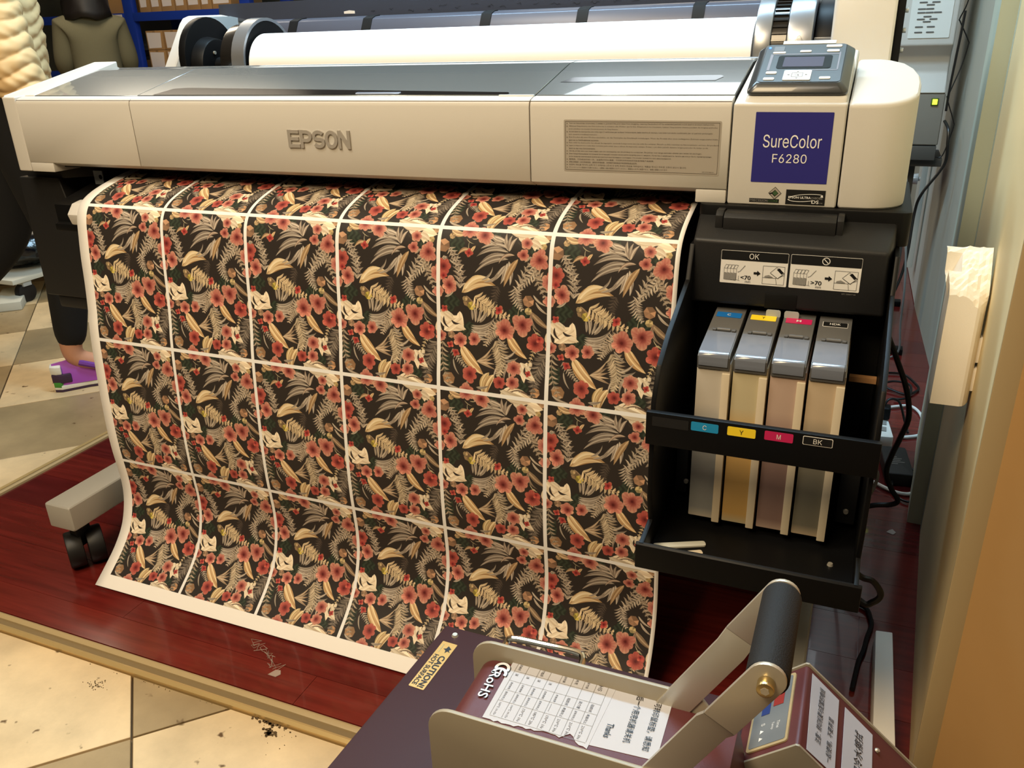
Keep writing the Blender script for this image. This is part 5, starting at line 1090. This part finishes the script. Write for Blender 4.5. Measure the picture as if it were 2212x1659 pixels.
tag(fs_.build('foam_strip', 'foam', bevel=0.002), 'long cream foam strip lying on the red floor along the wall', 'foam strip')
def scrap(x, y, r, label, seed):
    q = random.Random(seed); pts = [(x + r * q.uniform(.5, 1.1) * math.cos(a), y + r * q.uniform(.5, 1.1) * math.sin(a)) for a in np.linspace(0, 2 * PI, 6)[:-1]]
    tag(MB().pz(pts, 0.0006, 0.0016).build('paper_scrap', 'tape'), label, 'paper scrap', 'clear scraps on the red floor')
scrap(-0.065, -0.242, 0.014, 'small clear torn scrap on the red floor just below the sheet edge', 4)
scrap(0.921, 0.585, 0.012, 'small pale scrap on the red floor near the wall behind the ink unit', 9)
tc = random.Random(2); m = MB()
p = Vector((-0.155, -0.193, 0.0012))
pts = [p]
for k in range(46): pts.append(Vector((-0.155 + 0.002 * k + tc.uniform(-.013, .013), -0.193 - 0.0008 * k + tc.uniform(-.012, .012), 0.001 + tc.uniform(0, .001))))
tag(m.tube(pts, 0.0004, 5, smooth=False).build('tangled_thread', 'tape'), 'tangle of clear thread on the red floor in front of the sheet', 'thread')

# ---------------------------------------------------------------- people
def skin(name, nodes, edges, m, parent, sub=2, post=None):
    names = list(nodes); me = bpy.data.meshes.new(name); me.from_pydata([nodes[k][0] for k in names], [], []) if False else me.from_pydata([nodes[k][0] for k in names], [(names.index(a), names.index(b)) for a, b in edges], [])
    o = bpy.data.objects.new(name, me); C.objects.link(o)
    md = o.modifiers.new('skin', 'SKIN'); md.use_smooth_shade = True
    for i, k in enumerate(names):
        r = nodes[k][1]; r = r if isinstance(r, tuple) else (r, r)
        me.skin_vertices[0].data[i].radius = r; me.skin_vertices[0].data[i].use_root = (i == 0)
    sb = o.modifiers.new('sub', 'SUBSURF'); sb.levels = sub; sb.render_levels = sub
    dg = DG(); dg.update(); out = bpy.data.meshes.new_from_object(o.evaluated_get(dg), depsgraph=dg)
    bpy.data.objects.remove(o); bpy.data.meshes.remove(me)
    if post: post(out)
    out.materials.clear(); out.materials.append(M[m]); out.polygons.foreach_set('use_smooth', [True] * len(out.polygons)); out.name = name
    return link(name, out, parent)
def ellipsoid(c, rx, ry, rz, ax=None, n=16, rings=10, dent=None):
    c = Vector(c); fx, fy, fz = ax if ax else (Vector((1, 0, 0)), Vector((0, 1, 0)), Vector((0, 0, 1))); m = MB(); vs = []
    for i in range(rings + 1):
        t = PI * i / rings
        for k in range(n):
            p = 2 * PI * k / n; d = Vector((math.sin(t) * math.cos(p), math.sin(t) * math.sin(p), math.cos(t))); s = dent(d) if dent else 1.0
            vs.append(c + fx * d.x * rx * s + fy * d.y * ry * s + fz * d.z * rz * s)
    m.add(vs, [(i * n + k, (i + 1) * n + k, (i + 1) * n + (k + 1) % n, i * n + (k + 1) % n) for i in range(rings) for k in range(n)]); return m
Z3 = Vector((0, 0, 1))
def frame(root, f):
    f = Vector((f[0], f[1], 0)).normalized(); r = Vector((f.y, -f.x, 0)); R = Vector(root)
    return (lambda a, b, z: tuple(R + f * a + r * b + Z3 * z)), f, r
def head(g, f, r, L, top, parent, hairlen):
    # nose, eyes, lips and ears belong to the face; hair is a cap that falls to the nape
    a, b, z = top
    for s_ in (-1, 1):
        ellipsoid(L(a + 0.088, b + 0.032 * s_, z + 0.005), 0.010, 0.014, 0.008, (f, r, Z3), 10, 6).build('eye', 'eye', parent)
        ellipsoid(L(a - 0.005, b + 0.076 * s_, z - 0.01), 0.016, 0.008, 0.028, (f, r, Z3), 10, 6).build('ear', 'skin', parent)
    ellipsoid(L(a + 0.102, b, z - 0.022), 0.016, 0.013, 0.024, (f, r, Z3), 10, 6).build('nose', 'skin', parent)
    ellipsoid(L(a + 0.090, b, z - 0.058), 0.008, 0.022, 0.007, (f, r, Z3), 10, 6).build('mouth', 'lips', parent)
    def dent(d): return 1.0 if d.z > -0.2 or d.x < 0.25 else 0.86
    m = ellipsoid(L(a - 0.016, b, z + 0.028), 0.104, 0.090, 0.112, (f, r, Z3), 24, 14, dent)
    v = []
    for p in m.v:
        q = Vector(p) - Vector(L(a, b, z)); v.append(p)
    m.build('hair', 'hair', parent)
    if hairlen:
        m = MB(); n = 9
        vs = []
        for i in range(7):
            t = i / 6; zz = z + 0.02 - hairlen * t
            for k in range(n):
                an = math.radians(100 + 160 * k / (n - 1)); rr = 0.112 + 0.03 * t + 0.006 * math.sin(k * 2.1 + i)
                vs.append(L(a - 0.012 + rr * math.cos(an) - 0.012 * t, b + rr * math.sin(an), zz + (0.01 * math.sin(k * 1.7)) * t))
        o = m.add(vs, [(i * n + k, i * n + k + 1, (i + 1) * n + k + 1, (i + 1) * n + k) for i in range(6) for k in range(n - 1)]).build('long_hair', 'hair', parent)
        so = o.modifiers.new('t', 'SOLIDIFY'); so.thickness = 0.02
def hand(name, wrist, d, up, side, parent):
    d = Vector(d).normalized(); up = (Vector(up) - d * Vector(up).dot(d)).normalized(); s = d.cross(up) * side; w = Vector(wrist)
    nodes = {'w': (tuple(w), 0.024), 'p': (tuple(w + d * 0.05), (0.034, 0.018)), 'k': (tuple(w + d * 0.085), (0.036, 0.016))}; e = [('w', 'p'), ('p', 'k')]
    skin(name, nodes, e, 'skin', parent, 2)
    for i, (off, ln) in enumerate(((-0.028, 0.068), (-0.010, 0.078), (0.009, 0.072), (0.027, 0.058))):
        b = w + d * 0.078 + s * off; nd = {'a': (tuple(b), 0.0092), 'b': (tuple(b + d * ln * .45 - up * 0.006), 0.0088), 'c': (tuple(b + d * ln * .75 - up * 0.022), 0.008), 'd': (tuple(b + d * ln * .92 - up * 0.042), 0.007)}
        skin('finger', nd, [('a', 'b'), ('b', 'c'), ('c', 'd')], 'skin', parent, 1)
    b = w + d * 0.028 - s * 0.028; nd = {'a': (tuple(b), 0.011), 'b': (tuple(b + d * 0.028 - s * 0.018 - up * 0.008), 0.010), 'c': (tuple(b + d * 0.058 - s * 0.022 - up * 0.018), 0.008)}
    skin('thumb', nd, [('a', 'b'), ('b', 'c')], 'skin', parent, 1)
def sneaker(L, f, r, a, b, parent, zb=0.0):
    """a shoe pointing forward with its heel at a, in the walker's frame"""
    def lo(prof, w0, z0, z1, name, m, bev=0.004):
        vs = []; n = len(prof)
        for z in (z0, z1):
            for x, w in prof: vs.append(L(a + x, b + w, z))
        M_ = MB(); M_.add(vs, [tuple(range(n))[::-1], tuple(range(n, 2 * n))] + [(i, (i + 1) % n, n + (i + 1) % n, n + i) for i in range(n)]); return M_.build(name, m, parent, bevel=bev)
    out = [(0.0, -0.025), (0.02, -0.036), (0.10, -0.033), (0.18, -0.044), (0.235, -0.034), (0.258, 0.0), (0.235, 0.032), (0.18, 0.040), (0.10, 0.031), (0.02, 0.036), (0.0, 0.025)]
    lo(out, 0, zb + 0.0, zb + 0.008, 'outsole', 'shoe_dark', 0.002)
    lo([(x, w * 1.02) for x, w in out], 0, zb + 0.008, zb + 0.022, 'midsole', 'shoe_white', 0.003)
    lo([(x, w * 1.04) for x, w in out[:3] + out[-2:]], 0, zb + 0.015, zb + 0.034, 'heel_wedge', 'shoe_green', 0.003)
    m = MB(); rings = [(0.004, 0.022, 0.026, 0.088), (0.035, 0.022, 0.034, 0.092), (0.085, 0.022, 0.034, 0.100), (0.13, 0.022, 0.036, 0.083), (0.18, 0.022, 0.041, 0.064), (0.225, 0.022, 0.034, 0.050), (0.252, 0.022, 0.014, 0.038)]
    vs = []; n = 9
    for x, z0, w, z1 in rings:
        for k in range(n):
            t = PI * k / (n - 1); vs.append(L(a + x, b + w * math.cos(t) * (1 - 0.32 * math.sin(t)), zb + z0 + (z1 - z0) * math.sin(t) ** 0.8))
    m.add(vs, [(i * n + k, i * n + k + 1, (i + 1) * n + k + 1, (i + 1) * n + k) for i in range(len(rings) - 1) for k in range(n - 1)] + [tuple(range(n)), tuple(range((len(rings) - 1) * n, len(rings) * n))]).build('shoe_upper', 'shoe_magenta', parent, bevel=0)
    # overlays: dark heel counter, purple eyestay, white tongue
    lo([(-0.002, -0.024), (0.02, -0.0365), (0.055, -0.0365), (0.055, 0.0365), (0.02, 0.0365), (-0.002, 0.024)], 0, zb + 0.03, zb + 0.058, 'heel_counter', 'shoe_dark', 0.004)
    lo([(-0.003, -0.018), (0.012, -0.03), (0.03, -0.034), (0.03, 0.034), (0.012, 0.03), (-0.003, 0.018)], 0, zb + 0.058, zb + 0.084, 'heel_tab', 'shoe_white', 0.004)
    M_ = MB(); M_.tube([L(a + 0.085, b + 0.028, zb + 0.088), L(a + 0.12, b + 0.033, zb + 0.074), L(a + 0.16, b + 0.036, zb + 0.058)], 0.010).build('eyestay', 'shoe_purple', parent)
    MB().tube([L(a + 0.085, b - 0.028, zb + 0.088), L(a + 0.12, b - 0.033, zb + 0.074), L(a + 0.16, b - 0.036, zb + 0.058)], 0.010).build('eyestay', 'shoe_purple', parent)
    ellipsoid(L(a + 0.085, b, zb + 0.098), 0.022, 0.026, 0.024, (f, r, Z3), 12, 8).build('tongue', 'shoe_purple', parent)
    for k in range(4):
        x = 0.095 + 0.02 * k; z = zb + 0.102 - 0.011 * k
        MB().tube([L(a + x, b + 0.030, z - 0.014), L(a + x + .004, b, z + 0.002), L(a + x, b - 0.030, z - 0.014)], 0.0028, 6).build('lace', 'shoe_purple', parent)

# walker in the cream puffer jacket, seen from the right side, walking towards the shelves
R1 = (-1.591, 0.640, -0.006)
W1 = thing('person', 'person in cream puffer jacket, black trousers and purple sneakers walking past the printer', 'person', R1)
L, f1, r1 = frame(R1, (0.66, 0.75))
nodes = {'pelvis': (L(0.03, 0, 0.86), (0.115, 0.10)), 'waist': (L(0.05, 0, 1.0), (0.105, 0.085)), 'chest': (L(0.065, 0, 1.18), (0.125, 0.095)), 'collar': (L(0.06, 0, 1.31), (0.09, 0.065)), 'neck': (L(0.07, 0, 1.37), 0.046), 'skull': (L(0.085, 0, 1.48), 0.078), 'crown': (L(0.08, 0, 1.545), 0.068),
 'hip_r': (L(0.05, 0.085, 0.82), 0.085), 'knee_r': (L(0.10, 0.075, 0.47), 0.056), 'calf_r': (L(0.08, 0.072, 0.32), 0.050), 'ankle_r': (L(0.045, 0.07, 0.10), 0.036), 'toe_r': (L(0.17, 0.07, 0.04), 0.028),
 'hip_l': (L(0.03, -0.085, 0.82), 0.085), 'knee_l': (L(-0.05, -0.085, 0.47), 0.056), 'calf_l': (L(-0.21, -0.082, 0.33), 0.050), 'ankle_l': (L(-0.43, -0.08, 0.12), 0.036), 'toe_l': (L(-0.31, -0.08, 0.04), 0.028),
 'sh_r': (L(0.06, 0.17, 1.29), 0.052), 'el_r': (L(0.07, 0.225, 1.03), 0.040), 'wr_r': (L(0.13, 0.225, 0.83), 0.026), 'sh_l': (L(0.06, -0.17, 1.29), 0.052), 'el_l': (L(0.03, -0.225, 1.03), 0.040), 'wr_l': (L(0.11, -0.22, 0.83), 0.026)}
edges = [('pelvis', 'waist'), ('waist', 'chest'), ('chest', 'collar'), ('collar', 'neck'), ('neck', 'skull'), ('skull', 'crown'), ('pelvis', 'hip_r'), ('hip_r', 'knee_r'), ('knee_r', 'calf_r'), ('calf_r', 'ankle_r'), ('ankle_r', 'toe_r'), ('pelvis', 'hip_l'), ('hip_l', 'knee_l'), ('knee_l', 'calf_l'), ('calf_l', 'ankle_l'), ('ankle_l', 'toe_l'), ('collar', 'sh_r'), ('sh_r', 'el_r'), ('el_r', 'wr_r'), ('collar', 'sh_l'), ('sh_l', 'el_l'), ('el_l', 'wr_l')]
skin('body', nodes, edges, 'skin', W1)
def wear(keys, grow, over=None):
    out = {}
    for k in keys:
        p, r = nodes[k]; r = r if isinstance(r, tuple) else (r, r); g = (over or {}).get(k, grow); out[k] = (p, (r[0] + g, r[1] + g))
    return out, [e for e in edges if e[0] in keys and e[1] in keys]
n_, e_ = wear(['pelvis', 'hip_r', 'knee_r', 'calf_r', 'hip_l', 'knee_l', 'calf_l', 'waist'], 0.012, {'calf_r': 0.014, 'calf_l': 0.014})
n_['hem_r'] = (L(0.050, 0.071, 0.125), 0.046); n_['hem_l'] = (L(-0.385, -0.08, 0.165), 0.047); e_ += [('calf_r', 'hem_r'), ('calf_l', 'hem_l')]
skin('trousers', n_, e_, 'trousers', W1)
def quilt(me):
    n = len(me.vertices); co = np.empty(n * 3); no = np.empty(n * 3); me.vertices.foreach_get('co', co); me.vertices.foreach_get('normal', no); co = co.reshape(-1, 3); no = no.reshape(-1, 3)
    ph = co[:, 2] / 0.040 + 0.30 * np.sin(co[:, 0] * 33 + co[:, 2] * 9) + 0.25 * np.sin(co[:, 1] * 41 - co[:, 2] * 13)
    wr = 0.0022 * np.sin(co[:, 0] * 130 + 3 * np.sin(co[:, 2] * 60)) * np.sin(co[:, 1] * 110 + co[:, 2] * 70)
    co += no * (0.009 * np.abs(np.sin(PI * ph)) ** 0.7 - 0.003 + wr)[:, None]; me.vertices.foreach_set('co', co.ravel()); me.update()
jn = {'pelvis': (L(0.04, 0, 0.86), (0.155, 0.135)), 'waist': (L(0.05, 0, 1.0), (0.15, 0.13)), 'chest': (L(0.065, 0, 1.18), (0.155, 0.13)), 'collar': (L(0.06, 0, 1.31), (0.115, 0.10)), 'neck': (L(0.07, 0, 1.385), 0.072)}
jacket = skin('jacket', jn, [('pelvis', 'waist'), ('waist', 'chest'), ('chest', 'collar'), ('collar', 'neck')], 'jacket', W1, 5, quilt)
for s_, k in ((1, 'r'), (-1, 'l')):
    sn = {'s': (L(0.06, 0.165 * s_, 1.28), 0.082), 'm': (L(0.065, 0.20 * s_, 1.16), 0.080), 'e': (L(0.075, 0.225 * s_, 1.03), 0.075), 'f': (L(0.10, 0.227 * s_, 0.93), 0.066), 'c': (L(0.125, 0.225 * s_, 0.855), 0.050)}
    skin('sleeve', sn, [('s', 'm'), ('m', 'e'), ('e', 'f'), ('f', 'c')], 'jacket', W1, 5, quilt)
    hand('hand', nodes['wr_' + k][0], Vector((f1.x * .25, f1.y * .25, -1)), Vector((-r1.x * -s_, -r1.y * -s_, 0)), s_, W1)
head(None, f1, r1, L, (0.08, 0, 1.49), W1, 0.0)
sneaker(L, f1, r1, -0.022, 0.07, W1); sneaker(L, f1, r1, -0.495, -0.08, W1)

# seated person with her back to us
R2 = (-3.64, 2.93, -0.006)
stl = thing('work_stool', 'dark round stool under the seated person near the blue shelves', 'stool', R2)
L, f2, r2 = frame(R2, (-0.75, 0.66))
MB().cyl(L(-0.02, 0, 0.52), L(-0.02, 0, 0.555), 0.16, n=28).build('seat', 'dark_plastic', stl, bevel=0.008); MB().cyl(L(-0.02, 0, 0.0), L(-0.02, 0, 0.52), 0.03, n=14).build('post', 'grey_metal', stl); MB().cyl(L(-0.02, 0, 0.0), L(-0.02, 0, 0.03), 0.17, 0.15, n=28).build('base', 'dark_plastic', stl, bevel=0.004)
W2 = thing('person', 'person with dark hair in an olive knit jumper sitting with back turned near the shelves', 'person', R2)
LW = L
L = lambda a, b, z: LW(a, b, z + (0.10 if z > 0.5 else 0.0))
nodes = {'pelvis': (L(-0.02, 0, 0.60), (0.13, 0.10)), 'waist': (L(0.0, 0, 0.75), (0.11, 0.085)), 'chest': (L(0.0, 0, 0.93), (0.13, 0.095)), 'collar': (L(0.01, 0, 1.06), (0.09, 0.062)), 'neck': (L(0.02, 0, 1.13), 0.045), 'skull': (L(0.04, 0, 1.24), 0.078), 'crown': (L(0.035, 0, 1.305), 0.068),
 'hip_r': (L(0.05, 0.09, 0.57), 0.082), 'knee_r': (L(0.42, 0.10, 0.54), 0.055), 'calf_r': (L(0.43, 0.10, 0.38), 0.048), 'ankle_r': (L(0.40, 0.10, 0.09), 0.034), 'toe_r': (L(0.54, 0.10, 0.03), 0.028), 'hip_l': (L(0.05, -0.09, 0.57), 0.082), 'knee_l': (L(0.42, -0.10, 0.54), 0.055), 'calf_l': (L(0.43, -0.10, 0.38), 0.048), 'ankle_l': (L(0.40, -0.10, 0.09), 0.034), 'toe_l': (L(0.54, -0.10, 0.03), 0.028),
 'sh_r': (L(0.0, 0.145, 1.015), 0.05), 'el_r': (L(0.02, 0.182, 0.80), 0.038), 'wr_r': (L(0.22, 0.17, 0.74), 0.025), 'sh_l': (L(0.0, -0.145, 1.015), 0.05), 'el_l': (L(0.02, -0.182, 0.80), 0.038), 'wr_l': (L(0.22, -0.17, 0.74), 0.025)}
skin('body', nodes, edges, 'skin', W2)
n_, e_ = wear(['pelvis', 'hip_r', 'knee_r', 'calf_r', 'hip_l', 'knee_l', 'calf_l'], 0.012); n_['hem_r'] = (L(0.41, 0.10, 0.15), 0.05); n_['hem_l'] = (L(0.41, -0.10, 0.15), 0.05); e_ += [('calf_r', 'hem_r'), ('calf_l', 'hem_l')]
skin('trousers', n_, e_, 'trousers', W2)
n_, e_ = wear(['pelvis', 'waist', 'chest', 'collar', 'sh_r', 'el_r', 'sh_l', 'el_l'], 0.030, {'sh_r': 0.026, 'sh_l': 0.026, 'el_r': 0.024, 'el_l': 0.024}); n_['cuff_r'] = (L(0.20, 0.160, 0.745), 0.042); n_['cuff_l'] = (L(0.20, -0.160, 0.745), 0.042); n_['roll_neck'] = (L(0.015, 0, 1.105), 0.062); e_ += [('el_r', 'cuff_r'), ('el_l', 'cuff_l'), ('collar', 'roll_neck')]
skin('jumper', n_, e_, 'olive_knit', W2, 3)
for s_, k in ((1, 'r'), (-1, 'l')): hand('hand', nodes['wr_' + k][0], Vector((f2.x, f2.y, -0.2)), Z3, -s_, W2); MB().slab(Face(L(0.36, (0.10 if s_ > 0 else -0.10), 0.0), f2, r2 * 1.0), rrect(0, -0.04, 0.24, 0.04, 0.035), -0.06 if False else 0.06).build('shoe', 'black_plastic', W2, bevel=0.012)
head(None, f2, r2, L, (0.035, 0, 1.25), W2, 0.21)

# ---------------------------------------------------------------- shelving and its cartons
SH = thing('shelving_unit', 'blue steel shelving unit stocked with cartons at the back of the shop', 'shelving', (-4.2, 4.1, -0.006))
for x in (-5.35, -4.345, -3.30):
    for y in (3.9, 4.35): MB().box(x, x + 0.085, y, y + 0.05, -0.006, 2.1).build('post', 'shelf_blue', SH, bevel=0.004)
for z in (0.35, 0.765, 1.15, 1.62):
    for x0, x1 in ((-5.265, -4.345), (-4.26, -3.30)): MB().box(x0, x1, 3.895, 3.925, z, z + 0.058).build('beam', 'shelf_blue', SH, bevel=0.003); MB().box(x0, x1, 3.925, 4.39, z + 0.038, z + 0.0575).build('shelf_board', 'shelf_blue', SH)
MB().box(-4.43, -4.36, 3.893, 3.8952, 1.158, 1.20).build('price_card', 'carton_label', SH)
ORD = ('first', 'second', 'third', 'fourth', 'fifth', 'sixth', 'seventh')
def carton(x0, x1, z0, z1, label, grp, lab=True, dep=0.34, m='carton', zl=0.0):
    t = thing('cardboard_box', label, 'box', ((x0 + x1) / 2, 4.1, z0), grp)
    MB().box(x0, x1, 3.94, 3.94 + dep, z0, z1).build('carton', m, t, bevel=0.004)
    if lab:
        q = random.Random(int(x0 * 1e4)); MB().slab(Face((x0, 3.9398, z0), (1, 0, 0), (0, 0, 1)), [(0.012, 0.012 + zl), (x1 - x0 - 0.012 - q.uniform(0, .02), 0.014 + zl), (x1 - x0 - 0.014, z1 - z0 - 0.015), (0.01, z1 - z0 - 0.012)], 0.001).build('label_sheet', 'carton_label', t)
    MB().box((x0 + x1) / 2 - 0.012, (x0 + x1) / 2 + 0.012, 3.9396, 3.96, z1 - 0.03, z1 + 0.0008).build('tape_strip', 'carton_dark', t)
x = -4.225
for k, w_ in enumerate((0.105, 0.10, 0.125, 0.11, 0.12, 0.10, 0.17)):
    carton(x, x + w_ - 0.006, 1.2085, 1.42 + 0.01 * (k % 3), 'narrow carton with white label, %s from the blue post on the upper shelf' % ORD[k], 'cartons on the upper blue shelf', zl=0.02); x += w_
for k, (x0, z0) in enumerate(((-4.215, 0.8235), (-4.045, 0.8235), (-4.215, 0.9555), (-4.045, 0.9555))):
    carton(x0, x0 + 0.155, z0, z0 + 0.13, 'small carton with torn white label, %s of the stack' % ('lower one beside the post', 'lower one away from the post', 'upper one beside the post', 'upper one away from the post')[k], 'stacked cartons on the lower blue shelf')
carton(-3.86, -3.55, 0.8235, 1.06, 'wide carton on the lower blue shelf beyond the white-labelled stack', None, False, m='carton_dark')
carton(-4.66, -4.36, 1.2085, 1.52, 'big brown carton on the upper shelf above the price card', None, False)
carton(-4.66, -4.40, 0.8235, 0.885, 'flat brown carton under the grey bundle on the shelf', None, False)
def lump(c, rx, ry, rz, seed, amp=0.16):
    q = random.Random(seed); ph = [q.uniform(0, 6) for _ in range(6)]
    return ellipsoid(c, rx, ry, rz, None, 28, 18, lambda d: 1 + amp * (math.sin(5 * d.x + ph[0]) * math.sin(4 * d.z + ph[1]) + 0.5 * math.sin(11 * d.y + ph[2]) * math.sin(9 * d.z + ph[3]) + 0.35 * math.sin(17 * d.x + 13 * d.z + ph[4])))
tag(lump((-4.50, 4.10, 0.985), 0.15, 0.15, 0.085, 3, 0.10).build('wrapped_bundle', 'bag_grey'), 'grey plastic wrapped bundle on the lower shelf behind the seated person', 'bundle')
dl = thing('dolly', 'pale dolly board on a black caster behind the walking person', 'dolly', (-2.55, 1.3, -0.006))
MB().box(-2.95, -2.50, 1.20, 1.75, 0.085, 0.105).build('deck', 'board', dl, bevel=0.003)
for x, y in ((-2.53, 1.27), (-2.9, 1.27), (-2.53, 1.68), (-2.9, 1.68)):
    w_ = MB().cyl((x - 0.016, y, 0.036), (x + 0.016, y, 0.036), 0.042, n=24).build('wheel', 'wheel', dl, bevel=0.004); MB().box(x - 0.024, x + 0.024, y - 0.02, y + 0.02, 0.065, 0.085).build('fork', 'pale_metal', w_)
tag(lump((-2.66, 1.42, 0.222), 0.17, 0.17, 0.10, 8, 0.10).build('plastic_bag', 'bag_black'), 'shiny black plastic bag lying on the dolly', 'bag')
tag(MB().pz([(-2.52, 1.10), (-2.44, 1.17), (-2.62, 1.36), (-2.70, 1.29)], -0.0055, 0.03).build('floor_board', 'board', bevel=0.003), 'pale offcut board lying on the tiles by the dolly wheel', 'board')

# dirt on the tiles
q = random.Random(12); m = MB()
for (cx, cy, rx, ry, n, r) in ((-0.352, -0.372, 0.017, 0.014, 46, 0.0016), (-0.012, -0.336, 0.030, 0.004, 30, 0.0035), (0.005, -0.352, 0.014, 0.010, 34, 0.0034), (0.02, -0.36, 0.04, 0.03, 14, 0.0009), (-0.24, -0.337, 0.16, 0.003, 14, 0.0012)):
    for k in range(n):
        x = cx + q.gauss(0, .5) * rx; y = min(cy + q.gauss(0, .5) * ry, -0.334); a0 = q.uniform(0, 6); rr = r * q.uniform(.3, 1)
        m.pz([(x + rr * q.uniform(.6, 1.3) * math.cos(a0 + i * 1.256), y + rr * q.uniform(.5, 1) * math.sin(a0 + i * 1.256)) for i in range(5)], -0.0056, -0.0046)
tag(m.build('dirt', 'dirt_brown', smooth=False), 'dark dirt crumbs on the beige tiles along the brass edge', 'dirt', kind='stuff')
